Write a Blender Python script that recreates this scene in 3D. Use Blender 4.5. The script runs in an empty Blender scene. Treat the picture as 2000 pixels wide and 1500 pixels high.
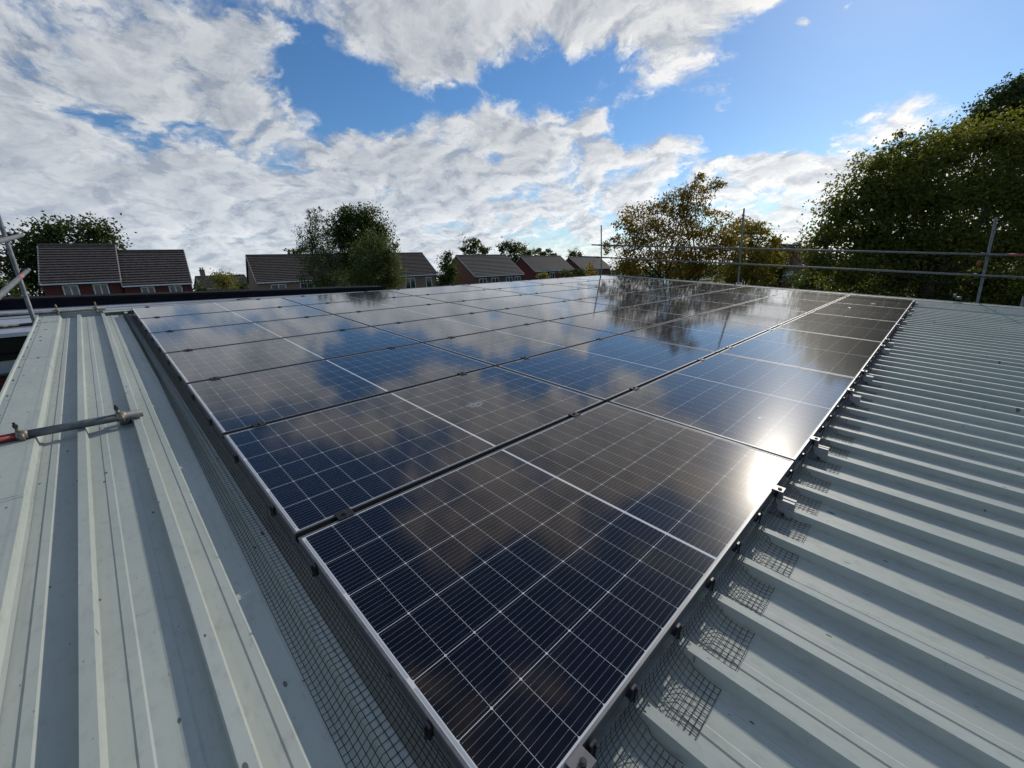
import bpy, math, random
import numpy as np
from mathutils import Vector, Matrix

S = bpy.context.scene
COL = S.collection
rad = math.radians

# ---------------------------------------------------------------- camera, sky, sun, exposure
TILT = rad(6.0)          # pitch of the metal roof
H0 = 3.60                # height of the near panel corner above the ground
F = 807.536              # focal length in photo pixels (2000 wide)
CW = Vector((-0.32424, -0.39461, H0 + 1.00490))
RW = Matrix(((0.710867, -0.701220, -0.054391), (-0.215904, -0.143965, -0.965743), (0.669368, 0.698259, -0.253736)))
cd = bpy.data.cameras.new('camera')
cam = bpy.data.objects.new('camera', cd); COL.objects.link(cam)
m = Matrix((RW[0], -RW[1], -RW[2])).transposed().to_4x4()
m.translation = CW
cam.matrix_world = m
cd.sensor_width = 36.0; cd.lens = 36.0 * F / 2000.0
cd.clip_start = 0.02; cd.clip_end = 3000
S.camera = cam

SUN = Vector((0.881500, 0.100100, 0.461500)).normalized()
SUN_EL = math.asin(SUN.z); SUN_AZ = math.atan2(SUN.y, SUN.x)
sd = bpy.data.lights.new('sun', 'SUN'); sd.energy = 2.3; sd.angle = rad(0.53); sd.color = (1.0, 0.93, 0.82)
so = bpy.data.objects.new('sun', sd); COL.objects.link(so)
so.rotation_euler = SUN.to_track_quat('Z', 'Y').to_euler(); so.location = (20, 5, 30)
S.view_settings.view_transform = 'Standard'; S.view_settings.look = 'None'
S.view_settings.exposure = 0.31; S.view_settings.gamma = 1.0
S.render.engine = 'CYCLES'
S.cycles.use_denoising = True
S.cycles.max_bounces = 8; S.cycles.diffuse_bounces = 3; S.cycles.glossy_bounces = 4
S.cycles.transmission_bounces = 4; S.cycles.transparent_max_bounces = 6
S.cycles.sample_clamp_indirect = 6.0
S.cycles.caustics_reflective = False; S.cycles.caustics_refractive = False


class X:                                            # small node-maths helper
    def __init__(s, nt, v): s.nt = nt; s.v = v
    def op(s, o, b=None, c=None):
        n = s.nt.nodes.new('ShaderNodeMath'); n.operation = o
        for i, a in enumerate((s, b, c)):
            if a is None: continue
            a = a.v if isinstance(a, X) else a
            if isinstance(a, (int, float)): n.inputs[i].default_value = a
            else: s.nt.links.new(a, n.inputs[i])
        return X(s.nt, n.outputs[0])
    def __add__(s, o): return s.op('ADD', o)
    __radd__ = __add__
    def __sub__(s, o): return s.op('SUBTRACT', o)
    def __rsub__(s, o): return X(s.nt, float(o)).op('SUBTRACT', s)
    def __mul__(s, o): return s.op('MULTIPLY', o)
    __rmul__ = __mul__
    def __truediv__(s, o): return s.op('DIVIDE', o)
    def ss(s, lo, hi):
        n = s.nt.nodes.new('ShaderNodeMapRange'); n.interpolation_type = 'SMOOTHSTEP'
        s.nt.links.new(s.v, n.inputs[0]); n.inputs[1].default_value = lo; n.inputs[2].default_value = hi
        return X(s.nt, n.outputs[0])
    def lt(s, o): return s.op('LESS_THAN', o)
    def gt(s, o): return s.op('GREATER_THAN', o)
    def mx(s, o): return s.op('MAXIMUM', o)
    def mn(s, o): return s.op('MINIMUM', o)
    def ab(s): return s.op('ABSOLUTE')


def mixc(nt, fac, a, b):
    n = nt.nodes.new('ShaderNodeMix'); n.data_type = 'RGBA'
    for i, v in ((0, fac), (6, a), (7, b)):
        v = v.v if isinstance(v, X) else v
        if isinstance(v, (int, float)): n.inputs[i].default_value = v
        elif isinstance(v, tuple): n.inputs[i].default_value = (*v, 1) if len(v) == 3 else v
        else: nt.links.new(v, n.inputs[i])
    return X(nt, n.outputs[2])


def noise(nt, vec, scale, detail=4, rough=0.55, dist=0.0, dim='3D'):
    n = nt.nodes.new('ShaderNodeTexNoise'); n.noise_dimensions = dim
    n.inputs['Scale'].default_value = scale; n.inputs['Detail'].default_value = detail
    n.inputs['Roughness'].default_value = rough; n.inputs['Distortion'].default_value = dist
    if vec is not None: nt.links.new(vec.v if isinstance(vec, X) else vec, n.inputs['Vector'])
    return X(nt, n.outputs[0])


def comb(nt, x, y, z=0.0):
    n = nt.nodes.new('ShaderNodeCombineXYZ')
    for i, a in enumerate((x, y, z)):
        if isinstance(a, X): nt.links.new(a.v, n.inputs[i])
        else: n.inputs[i].default_value = a
    return X(nt, n.outputs[0])


def pixdir(px, py):
    return (RW.transposed() @ Vector(((px - 1000) / F, (py - 750) / F, 1.0))).normalized()


def build_world():
    W = bpy.data.worlds.new('World'); S.world = W; W.use_nodes = True
    nt = W.node_tree; nt.nodes.clear()
    out = nt.nodes.new('ShaderNodeOutputWorld'); bg = nt.nodes.new('ShaderNodeBackground')
    nt.links.new(bg.outputs[0], out.inputs[0]); bg.inputs[1].default_value = 0.1
    sky = nt.nodes.new('ShaderNodeTexSky'); sky.sky_type = 'NISHITA'; sky.sun_disc = False
    sky.sun_elevation = SUN_EL; sky.sun_rotation = math.pi / 2 - SUN_AZ
    sky.altitude = 60; sky.air_density = 1.0; sky.dust_density = 0.14; sky.ozone_density = 2.2
    tc = nt.nodes.new('ShaderNodeTexCoord'); sp = nt.nodes.new('ShaderNodeSeparateXYZ')
    nt.links.new(tc.outputs['Generated'], sp.inputs[0])
    x, y, z = (X(nt, sp.outputs[i]) for i in range(3))
    az = y.op('ARCTAN2', x); el = z.mn(0.9999).op('ARCSINE')
    back = ((x * -RW[2][0] - y * RW[2][1]) + z * 0.35).ss(0.0, 0.75)
    cov = back * 0.32 + z.ss(0.86, 1.0) * 0.7 - 0.42  # unseen cloud added behind and overhead for more and greyer fill light

    def azel(px, py):
        d = pixdir(px, py); return np.array([math.atan2(d.y, d.x), math.asin(d.z)])
    # wide cloud fields and clear fields of this sky: (bearing taken at, half widths, turn, weight)
    blobs = [
        (330, 320, 470, 170, 8, 0.74), (120, 60, 330, 75, 18, 0.36), (420, 110, 240, 110, 30, 0.50),
        (500, 420, 560, 80, 0, 0.75), (1000, 270, 290, 70, -10, 0.95), (1000, 410, 420, 62, -3, 1.0),
        (1080, 10, 470, 108, -8, 1.7), (860, 50, 260, 80, 0, 0.6), (1400, 20, 170, 45, -14, 0.9), (1475, 320, 85, 30, -8, 1.15), (1720, 285, 190, 42, -22, 1.15),
        (1620, 405, 330, 42, -8, 1.1), (1990, 330, 200, 60, -8, 0.7), (1573, 44, 20, 9, -10, 1.0),
        (1655, 17, 22, 7, -30, 1.0), (1156, 350, 22, 13, 0, 0.9), (300, 520, 700, 90, 0, 0.8), (-250, 480, 420, 180, 0, 0.8), (-300, 300, 500, 260, 0, 0.6),
        (725, 215, 115, 62, 35, -1.15), (610, 110, 60, 90, -20, -0.7), (110, 200, 200, 24, 14, -0.5), (400, 225, 240, 62, 12, 0.55), (60, 120, 110, 30, 25, -0.35),
        (70, 260, 130, 18, 10, -0.3), (860, 195, 220, 34, -8, -0.95), (1420, 200, 340, 95, -6, -0.85), (1330, 340, 160, 26, -10, -0.30), (1770, 100, 280, 100, 0, -0.85),
        (900, -330, 1100, 220, 0, -0.12), (560, -120, 350, 90, 10, 0.55), (430, 100, 140, 110, 10, 0.55), (380, -70, 260, 80, 0, 0.35), (1032, -400, 260, 170, 0, 0.75), (390, -340, 230, 160, 0, -0.5), (1430, -60, 260, 60, 0, 0.5), (1250, -160, 420, 70, -8, 0.75),
    ]
    for px, py, rx, ry, th, w in blobs:
        c0 = azel(px, py); e = 4.0
        J = np.stack([(azel(px + e, py) - c0) / e, (azel(px, py + e) - c0) / e], 1)
        t = rad(th); Rm = np.array([[math.cos(t), -math.sin(t)], [math.sin(t), math.cos(t)]])
        Mi = np.linalg.inv(J @ Rm @ np.diag([rx, ry])); k = -Mi @ c0
        q1 = az.op('MULTIPLY_ADD', float(Mi[0, 0]), el.op('MULTIPLY_ADD', float(Mi[0, 1]), float(k[0])))
        q2 = az.op('MULTIPLY_ADD', float(Mi[1, 0]), el.op('MULTIPLY_ADD', float(Mi[1, 1]), float(k[1])))
        g = ((q1 * q1 + q2 * q2) * -0.8).op('EXPONENT')
        cov = g.op('MULTIPLY_ADD', w, cov)
    # broken cloud pattern over the whole sky, the added fill cloud included
    zz = z.mx(0.0) + 0.33
    px_, py_ = x / zz, y / zz
    v1 = comb(nt, px_, py_, 0.0)
    warp = noise(nt, v1, 2.2, 3, 0.5, dim='2D')
    warq = noise(nt, comb(nt, px_ + 17.3, py_ - 9.1, 0.0), 2.2, 3, 0.5, dim='2D')
    v2 = comb(nt, px_ + (warp - 0.5) * 0.22, py_ + (warq - 0.5) * 0.22, 0.0)
    n1 = noise(nt, v2, 3.0, 11, 0.64, dim='2D')
    def puff(vec, sc):
        w = noise(nt, vec, 8.0, 6, 0.65, dim='2D'); w2 = noise(nt, v1, 9.0, 6, 0.65, dim='2D')
        mv = nt.nodes.new('ShaderNodeVectorMath'); mv.operation = 'ADD'
        nt.links.new(vec.v, mv.inputs[0]); nt.links.new(comb(nt, (w - 0.5) * 0.24, (w2 - 0.5) * 0.24, 0.0).v, mv.inputs[1])
        vo = nt.nodes.new('ShaderNodeTexVoronoi'); vo.voronoi_dimensions = '2D'; vo.feature = 'SMOOTH_F1'; vo.inputs['Scale'].default_value = sc
        vo.inputs['Smoothness'].default_value = 0.6; vo.inputs['Detail'].default_value = 2.0; vo.inputs['Roughness'].default_value = 0.45
        nt.links.new(mv.outputs[0], vo.inputs['Vector'])
        return 0.62 - X(nt, vo.outputs['Distance'])
    pf = puff(v2, 6.6)
    nb = noise(nt, v1, 1.5, 3, 0.5, dim='2D')
    # the same field looked up a little nearer to the sun: which side of a billow is lit
    v3 = comb(nt, px_ + (warp - 0.5) * 0.22 + 0.05 * SUN.x, py_ + (warq - 0.5) * 0.22 + 0.05 * SUN.y, 0.0)
    n2 = noise(nt, v3, 3.0, 6, 0.62, dim='2D')
    pf2 = puff(v3, 6.6)
    dens = cov + (n1 - 0.5) * 2.9 + (nb - 0.5) * 2.0 + pf * 1.1 + 0.24
    alpha = dens.ss(-0.22, 0.72)
    haze = el.ss(0.0, 0.13)                       # towards the horizon cloud closes up
    alpha = alpha.mx((1.0 - haze) * 0.93)
    sdot = (x * SUN.x + y * SUN.y + z * SUN.z).mx(0.0)
    near = sdot.op('POWER', 5.0)
    lit = ((n1 - n2) * 1.9 + (pf - pf2) * 1.3 + 0.58).mn(1.0).mx(0.0)
    thick = dens.ss(0.25, 1.7)
    lit = (lit * (1.0 - thick * 0.40)).mx(0.0)
    dark = mixc(nt, near, (2.7, 3.05, 3.6), (4.3, 4.55, 4.9))
    bright = mixc(nt, near, (5.8, 6.0, 6.2), (9.0, 8.8, 8.4))
    ccol = mixc(nt, lit, dark.v, bright.v)
    low = 1.0 - el.ss(0.05, 0.30)                  # the low cloud bank is seen lit edge on, and is the brightest
    gain = nt.nodes.new('ShaderNodeVectorMath'); gain.operation = 'SCALE'
    nt.links.new(ccol.v, gain.inputs[0]); nt.links.new((low * 0.28 + 0.97).v, gain.inputs['Scale']); ccol = X(nt, gain.outputs[0])
    hs = nt.nodes.new('ShaderNodeHueSaturation'); hs.inputs['Saturation'].default_value = 1.2; hs.inputs['Value'].default_value = 0.80
    nt.links.new(sky.outputs[0], hs.inputs['Color'])
    tintn = nt.nodes.new('ShaderNodeMix'); tintn.data_type = 'RGBA'; tintn.blend_type = 'MULTIPLY'; tintn.inputs[0].default_value = 1.0
    nt.links.new(hs.outputs[0], tintn.inputs[6]); tintn.inputs[7].default_value = (0.86, 0.97, 1.08, 1)
    fin = mixc(nt, alpha * 0.96, tintn.outputs[2], ccol.v)
    nt.links.new(fin.v, bg.inputs[0])
    W.cycles.sampling_method = 'MANUAL'; W.cycles.sample_map_resolution = 1024


build_world()

# ---------------------------------------------------------------- helpers
ROOF = Matrix.Translation((0, 0, H0)) @ Matrix.Rotation(TILT, 4, 'X')


def RP(u, v, n=0.0): return ROOF @ Vector((u, v, n))            # a point given along / up / above the roof plane


def at(px, py, Z):                                               # the place seen at a photo pixel, Z metres ahead
    return CW + RW.transposed() @ Vector(((px - 1000) / F * Z, (py - 750) / F * Z, Z))


def horizon_z(): return CW.z


class MB:
    def __init__(s): s.v = []; s.f = []; s.mi = []; s.cur = 0
    def add(s, vs, fs, M=None):
        o = len(s.v)
        for p in vs:
            p = Vector(p); s.v.append(tuple(M @ p if M is not None else p))
        for f in fs: s.f.append(tuple(i + o for i in f)); s.mi.append(s.cur)
    def box(s, a, b, M=None):
        x0, y0, z0 = a; x1, y1, z1 = b
        s.add([(x0, y0, z0), (x1, y0, z0), (x1, y1, z0), (x0, y1, z0), (x0, y0, z1), (x1, y0, z1), (x1, y1, z1), (x0, y1, z1)],
              [(0, 3, 2, 1), (4, 5, 6, 7), (0, 1, 5, 4), (1, 2, 6, 5), (2, 3, 7, 6), (3, 0, 4, 7)], M)
    def bbox(s, a, b, c=0.003, M=None):                          # box with chamfered upright edges and top
        x0, y0, z0 = a; x1, y1, z1 = b
        def ring(i, z): return [(x0 + i, y0, z), (x1 - i, y0, z), (x1, y0 + i, z), (x1, y1 - i, z), (x1 - i, y1, z), (x0 + i, y1, z), (x0, y1 - i, z), (x0, y0 + i, z)]
        def inner(z): return [(x0 + 2 * c, y0 + c, z), (x1 - 2 * c, y0 + c, z), (x1 - c, y0 + 2 * c, z), (x1 - c, y1 - 2 * c, z), (x1 - 2 * c, y1 - c, z), (x0 + 2 * c, y1 - c, z), (x0 + c, y1 - 2 * c, z), (x0 + c, y0 + 2 * c, z)]
        vs = ring(c, z0) + ring(c, z1 - c) + inner(z1)
        fs = [tuple(range(7, -1, -1)), tuple(range(16, 24))]
        for k in range(8):
            j = (k + 1) % 8
            fs += [(k, j, 8 + j, 8 + k), (8 + k, 8 + j, 16 + j, 16 + k)]
        s.add(vs, fs, M)
    def tube(s, pts, r, n=8, M=None, cap=True, r2=None):
        pts = [Vector(p) for p in pts]; R = r if isinstance(r, (list, tuple)) else [r] * len(pts)
        vs = []; fs = []; up = None
        for i, p in enumerate(pts):
            d = (pts[min(i + 1, len(pts) - 1)] - pts[max(i - 1, 0)]).normalized()
            if up is None:
                up = Vector((0, 0, 1)) if abs(d.z) < 0.9 else Vector((1, 0, 0))
            a = d.cross(up).normalized(); b = a.cross(d).normalized(); up = b
            for k in range(n):
                t = 2 * math.pi * k / n
                vs.append(p + (a * math.cos(t) + b * math.sin(t)) * R[i])
        for i in range(len(pts) - 1):
            for k in range(n):
                j = (k + 1) % n
                fs.append((i * n + k, i * n + j, (i + 1) * n + j, (i + 1) * n + k))
        if cap:
            fs.append(tuple(range(n - 1, -1, -1))); fs.append(tuple(range((len(pts) - 1) * n, len(pts) * n)))
        s.add(vs, fs, M)
    def hollow(s, p, q, r, wall=0.004, n=14):                    # open-ended pipe
        p = Vector(p); q = Vector(q); d = (q - p).normalized()
        up = Vector((0, 0, 1)) if abs(d.z) < 0.9 else Vector((1, 0, 0))
        a = d.cross(up).normalized(); b = a.cross(d).normalized(); vs = []; fs = []
        for (c, rr) in ((p, r), (q, r), (q, r - wall), (p, r - wall)):
            for k in range(n):
                t = 2 * math.pi * k / n; vs.append(c + (a * math.cos(t) + b * math.sin(t)) * rr)
        for L in range(4):
            for k in range(n):
                j = (k + 1) % n; L2 = (L + 1) % 4
                fs.append((L * n + k, L * n + j, L2 * n + j, L2 * n + k))
        s.add(vs, fs)
    def build(s, name, mat, parent=None, smooth=False, loc=None):
        me = bpy.data.meshes.new(name); me.from_pydata([tuple(v) for v in s.v], [], s.f)
        for mm in (mat if isinstance(mat, (list, tuple)) else [mat]): me.materials.append(mm)
        if isinstance(mat, (list, tuple)): me.polygons.foreach_set('material_index', s.mi)
        if smooth: me.polygons.foreach_set('use_smooth', [True] * len(me.polygons))
        me.update()
        o = bpy.data.objects.new(name, me); COL.objects.link(o)
        if parent is not None: o.parent = parent
        if loc is not None: o.location = loc
        return o


def tag(o, label=None, cat=None, group=None, kind=None):
    if label: o['label'] = label
    if cat: o['category'] = cat
    if group: o['group'] = group
    if kind: o['kind'] = kind
    return o


def empty(name, loc, rot=(0, 0, 0)):
    o = bpy.data.objects.new(name, None); COL.objects.link(o); o.location = loc; o.rotation_euler = rot
    o.empty_display_size = 0.2
    return o


def copy_tree(o, parent=None):
    c = o.copy(); COL.objects.link(c)
    if parent is not None: c.parent = parent
    for ch in [k for k in COL.objects if k.parent == o]: copy_tree(ch, c)
    return c


ORD = ['first', 'second', 'third', 'fourth', 'fifth', 'sixth', 'seventh', 'eighth', 'ninth', 'tenth', 'eleventh', 'twelfth',
       'thirteenth', 'fourteenth', 'fifteenth', 'sixteenth', 'seventeenth', 'eighteenth', 'nineteenth']
TENS = {20: 'twent', 30: 'thirt', 40: 'fort', 50: 'fift'}


def ordinal(i):                                                  # 0 -> first
    n = i + 1
    if n < 20: return ORD[i]
    t, u = n // 10 * 10, n % 10
    return TENS[t] + ('ieth' if u == 0 else 'y-' + ORD[u - 1])


# ---------------------------------------------------------------- materials
def mat(name, col, rough=0.6, metal=0.0, spec=0.5):
    M = bpy.data.materials.new(name); M.use_nodes = True
    b = M.node_tree.nodes['Principled BSDF']
    b.inputs['Base Color'].default_value = (*col, 1); b.inputs['Roughness'].default_value = rough
    b.inputs['Metallic'].default_value = metal; b.inputs['Specular IOR Level'].default_value = spec
    return M, M.node_tree, b


def coords(nt, kind='Object'):
    tc = nt.nodes.new('ShaderNodeTexCoord'); sp = nt.nodes.new('ShaderNodeSeparateXYZ')
    nt.links.new(tc.outputs[kind], sp.inputs[0])
    return tc.outputs[kind], X(nt, sp.outputs[0]), X(nt, sp.outputs[1]), X(nt, sp.outputs[2])


def bump(nt, b, h, strength=0.3, dist=0.01):
    n = nt.nodes.new('ShaderNodeBump'); n.inputs['Strength'].default_value = strength; n.inputs['Distance'].default_value = dist
    nt.links.new(h.v, n.inputs['Height']); nt.links.new(n.outputs[0], b.inputs['Normal'])


def varied(name, c1, c2, scale, rough=0.6, metal=0.0, spec=0.5, bumpy=0.0, detail=6, stretch=(1, 1, 1)):
    M, nt, b = mat(name, c1, rough, metal, spec)
    v, x, y, z = coords(nt)
    vv = comb(nt, x * stretch[0], y * stretch[1], z * stretch[2])
    n = noise(nt, vv, scale, detail, 0.6)
    nt.links.new(mixc(nt, n.ss(0.3, 0.7), c1, c2).v, b.inputs['Base Color'])
    if bumpy: bump(nt, b, n, bumpy)
    return M


PW, PH = 2.040, 1.122       # panel size along the eaves / up the slope


def laminate_mat():
    M, nt, b = mat('solar_cell_glass', (0.005, 0.006, 0.02), 0.07, 0.0, 0.5)
    v, x, y, z = coords(nt)
    half = PW / 2
    xm = half - (x - half).ab()                     # distance from the short ends, mirrored about the middle
    m0, c = 0.0205, (half - 0.0205 - 0.0058) / 10     # end margin, half-cell pitch
    ym0, cy = 0.0135, (PH - 0.027) / 6
    xs = xm - m0; ys = y - ym0
    fx = (xs / c); fy = (ys / cy)
    dx = (fx.op('FRACT') - 0.5).ab() * -1.0 + 0.5; dx = dx * c          # distance to nearest cell boundary
    dy = (fy.op('FRACT') - 0.5).ab() * -1.0 + 0.5; dy = dy * cy
    outside = xs.lt(0.0).mx(ys.lt(0.0)).mx(ys.gt(cy * 6)).mx(xs.gt(c * 10))
    gap = dx.lt(0.0005).mx(dy.lt(0.0009))
    dia = (dx + dy).lt(0.0048)
    # ten round wires per cell, running the long way, with wider pads beside each cell edge
    bw = ((fy * 10.0).op('FRACT') - 0.5).ab() * (cy / 10)
    wire = bw.lt(0.00042)
    pad = bw.lt(0.0006) * dx.lt(0.0075) * dx.gt(0.0035)
    white = gap.mx(dia)
    # tinned ribbon across the cell ends, one piece per pair of strings
    fr = ((ys / (cy * 2)).op('FRACT') - 0.5).ab()
    ribbon = (xm - 0.0148).ab().lt(0.0036) * fr.lt(0.455)
    lines = (wire * 0.26).mx(pad * 0.38)
    rnd = nt.nodes.new('ShaderNodeTexWhiteNoise'); rnd.noise_dimensions = '3D'
    oi = nt.nodes.new('ShaderNodeObjectInfo')
    cellid = comb(nt, (fx + (x.gt(half) * 40.0)).op('FLOOR'), fy.op('FLOOR'), X(nt, oi.outputs['Random']) * 57.0)
    nt.links.new(cellid.v, rnd.inputs['Vector'])
    cell = mixc(nt, X(nt, rnd.outputs[0]), (0.0020, 0.0018, 0.0042), (0.0030, 0.0027, 0.0085))
    col = mixc(nt, lines, cell.v, (0.62, 0.64, 0.68))
    col = mixc(nt, white, col.v, (0.52, 0.54, 0.54))
    col = mixc(nt, outside, col.v, (0.58, 0.60, 0.60))
    col = mixc(nt, ribbon, col.v, (0.36, 0.39, 0.43))
    # a few dried bird smears and water marks, different on every panel
    vv = comb(nt, x + X(nt, oi.outputs['Random']) * 91.0, y * 1.6, 0.0)
    sm = noise(nt, vv, 2.6, 2, 0.5); sm2 = noise(nt, vv, 55.0, 4, 0.6)
    smear = sm.ss(0.715, 0.75) * sm2.ss(0.44, 0.58)
    dust = noise(nt, vv, 9.0, 6, 0.65).ss(0.45, 0.8) * 0.012
    col = mixc(nt, (smear * 0.4 + dust).mn(1.0), col.v, (0.50, 0.55, 0.62))
    nt.links.new(col.v, b.inputs['Base Color'])
    b.inputs['IOR'].default_value = 1.62
    b.inputs['Specular IOR Level'].default_value = 0.5
    b.inputs['Specular Tint'].default_value = (0.66, 0.50, 0.38, 1); b.inputs['Coat Weight'].default_value = 0.13; b.inputs['Coat Roughness'].default_value = 0.25; b.inputs['Coat IOR'].default_value = 1.4; b.inputs['Coat Tint'].default_value = (1, 1, 1, 1)
    rr = smear * 0.3 + dust * 1.5 + 0.038
    nt.links.new(rr.v, b.inputs['Roughness'])
    pr = noise(nt, comb(nt, x, y, 0.0), 240.0, 2, 0.5) * 0.6 + noise(nt, comb(nt, x, y, 0.0), 5.0, 2, 0.5) * 3.0
    bump(nt, b, pr, 0.05, 0.002)
    return M


def roof_mat():
    M, nt, b = mat('pale_green_coated_steel', (0.36, 0.41, 0.385), 0.42, 0.0, 0.12)
    v, x, y, z = coords(nt)
    big = noise(nt, comb(nt, x * 0.9, y * 0.35, z), 1.6, 6, 0.6)
    fine = noise(nt, comb(nt, x * 1.0, y * 0.45, z), 34.0, 6, 0.65)
    col = mixc(nt, big.ss(0.3, 0.72), (0.330, 0.364, 0.333), (0.410, 0.440, 0.398))
    col = mixc(nt, fine.ss(0.48, 0.75) * 0.45, col.v, (0.245, 0.262, 0.235))
    # rain streaks running down the slope
    rs = noise(nt, comb(nt, x * 30.0, y * 0.55, z), 1.0, 5, 0.6)
    rs2 = noise(nt, comb(nt, x * 1.3, y * 0.8, z), 1.0, 2, 0.5)
    col = mixc(nt, rs.ss(0.50, 0.74) * rs2.ss(0.35, 0.65) * 0.42, col.v, (0.225, 0.245, 0.225))
    # scuffed pale film
    sc = noise(nt, comb(nt, x * 3.0, y * 0.7, z), 5.5, 5, 0.7)
    col = mixc(nt, sc.ss(0.60, 0.78) * 0.45, col.v, (0.50, 0.525, 0.495))
    # lichen spots and dried drips, drawn out down the slope
    vo = nt.nodes.new('ShaderNodeTexVoronoi'); vo.inputs['Scale'].default_value = 1.0
    nt.links.new(comb(nt, x * 23.0, y * 11.0, 0.0).v, vo.inputs['Vector'])
    wn = nt.nodes.new('ShaderNodeSeparateColor'); nt.links.new(vo.outputs['Color'], wn.inputs[0])
    keep = X(nt, wn.outputs[0]).gt(0.52)
    rsz = X(nt, wn.outputs[1]) * X(nt, wn.outputs[1]) * 0.17 + 0.02
    spot = (rsz - X(nt, vo.outputs['Distance']) - (fine - 0.5) * 0.10).ss(0.0, 0.02) * keep
    col = mixc(nt, spot * 0.85, col.v, (0.075, 0.08, 0.075))
    vo2 = nt.nodes.new('ShaderNodeTexVoronoi'); vo2.inputs['Scale'].default_value = 1.0
    nt.links.new(comb(nt, x * 62.0, y * 26.0, 0.0).v, vo2.inputs['Vector'])
    wn2 = nt.nodes.new('ShaderNodeSeparateColor'); nt.links.new(vo2.outputs['Color'], wn2.inputs[0])
    spot2 = (X(nt, wn2.outputs[1]) * 0.13 + 0.04 - X(nt, vo2.outputs['Distance'])).ss(0.0, 0.05) * X(nt, wn2.outputs[0]).gt(0.70)
    patch = noise(nt, comb(nt, x, y, 0.0), 2.2, 3, 0.5).ss(0.32, 0.58)
    col = mixc(nt, spot2 * patch * 0.7, col.v, (0.14, 0.15, 0.14))
    nt.links.new(col.v, b.inputs['Base Color'])
    nt.links.new((fine * 0.2 + 0.44).v, b.inputs['Roughness'])
    dent = noise(nt, comb(nt, x * 2.0, y * 1.1, 0.0), 2.4, 2, 0.5)
    bump(nt, b, fine * 0.35 + big + dent * 1.6, 0.09, 0.01)
    return M


def leaf_mat(name, c1, c2, c3, trans=0.35):
    M = bpy.data.materials.new(name); M.use_nodes = True; nt = M.node_tree
    b = nt.nodes['Principled BSDF']; out = nt.nodes['Material Output']
    at_ = nt.nodes.new('ShaderNodeAttribute'); at_.attribute_name = 'tint'
    t = X(nt, at_.outputs['Fac'])
    col = mixc(nt, t.ss(0.0, 0.55), c1, c2); col = mixc(nt, t.ss(0.6, 1.0), col.v, c3)
    nt.links.new(col.v, b.inputs['Base Color']); b.inputs['Roughness'].default_value = 0.55
    b.inputs['Specular IOR Level'].default_value = 0.22
    tr = nt.nodes.new('ShaderNodeBsdfTranslucent')
    tcol = mixc(nt, 0.5, col.v, (min(1, c2[0] * 3.4), min(1, c2[1] * 3.0), c2[2] * 1.2))
    nt.links.new(tcol.v, tr.inputs['Color'])
    mx = nt.nodes.new('ShaderNodeMixShader'); mx.inputs[0].default_value = trans
    nt.links.new(b.outputs[0], mx.inputs[1]); nt.links.new(tr.outputs[0], mx.inputs[2])
    nt.links.new(mx.outputs[0], out.inputs[0])
    return M


def brick_mat(name, c1, c2, mortar):
    M, nt, b = mat(name, c1, 0.85, 0, 0.2)
    v, x, y, z = coords(nt)
    br = nt.nodes.new('ShaderNodeTexBrick'); br.inputs['Scale'].default_value = 1.0
    br.inputs['Brick Width'].default_value = 0.225; br.inputs['Row Height'].default_value = 0.075
    br.inputs['Mortar Size'].default_value = 0.008
    br.inputs['Color1'].default_value = (*c1, 1); br.inputs['Color2'].default_value = (*c2, 1); br.inputs['Mortar'].default_value = (*mortar, 1)
    nt.links.new(comb(nt, x + y, z, 0.0).v, br.inputs['Vector'])
    n = noise(nt, v, 0.8, 5, 0.6)
    nt.links.new(mixc(nt, n * 0.4, br.outputs[0], (c2[0] * 0.6, c2[1] * 0.6, c2[2] * 0.6)).v, b.inputs['Base Color'])
    return M


M_LAM = laminate_mat()
M_ROOF = roof_mat()
M_ALU = varied('anodised_aluminium', (0.17, 0.17, 0.175), (0.13, 0.13, 0.135), 40, 0.5, 0.6, 0.5, stretch=(.2, 1, 1))
M_RAIL = varied('bright_aluminium_rail', (0.34, 0.35, 0.36), (0.27, 0.28, 0.29), 40, 0.6, 0.3)
M_ZINC = varied('galvanised_tube', (0.17, 0.185, 0.185), (0.09, 0.10, 0.105), 16, 0.6, 0.25, 0.5, 0.05)
M_BRASS = varied('plated_coupler_steel', (0.30, 0.27, 0.21), (0.13, 0.11, 0.085), 45, 0.5, 0.6, 0.5, 0.15)
M_DKSTEEL = varied('dark_bolt_steel', (0.035, 0.035, 0.035), (0.07, 0.065, 0.06), 60, 0.45, 0.6)
M_BLACK = varied('black_plastic', (0.010, 0.010, 0.011), (0.018, 0.018, 0.02), 50, 0.45)
M_BLKALU = varied('black_anodised_clamp', (0.010, 0.010, 0.010), (0.020, 0.020, 0.020), 50, 0.5, 0.0, 0.3)
M_GAPDARK = varied('gap_darkening_black', (0.005, 0.005, 0.005), (0.009, 0.009, 0.009), 30, 0.95, 0.0, 0.03)  # for the strips that stand in for deep shade in the panel joints
M_WIRE, _nt, _b = mat('black_coated_wire', (0.012, 0.014, 0.015), 0.5)
M_RED = varied('red_band_paint', (0.30, 0.045, 0.035), (0.19, 0.035, 0.03), 30, 0.55)
M_PINK = varied('faded_red_tape', (0.55, 0.12, 0.12), (0.45, 0.10, 0.10), 30, 0.55)
M_PALE = varied('pale_grey_roof_sheet', (0.40, 0.42, 0.46), (0.31, 0.33, 0.37), 3, 0.45, 0, 0.4)
M_FELT = varied('black_bitumen_felt', (0.006, 0.007, 0.010), (0.012, 0.012, 0.015), 8, 0.9, 0, 0.15)
M_DKGLASS, _nt, _b = mat('dark_window_glass', (0.008, 0.010, 0.012), 0.06, 0, 0.5)
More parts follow.
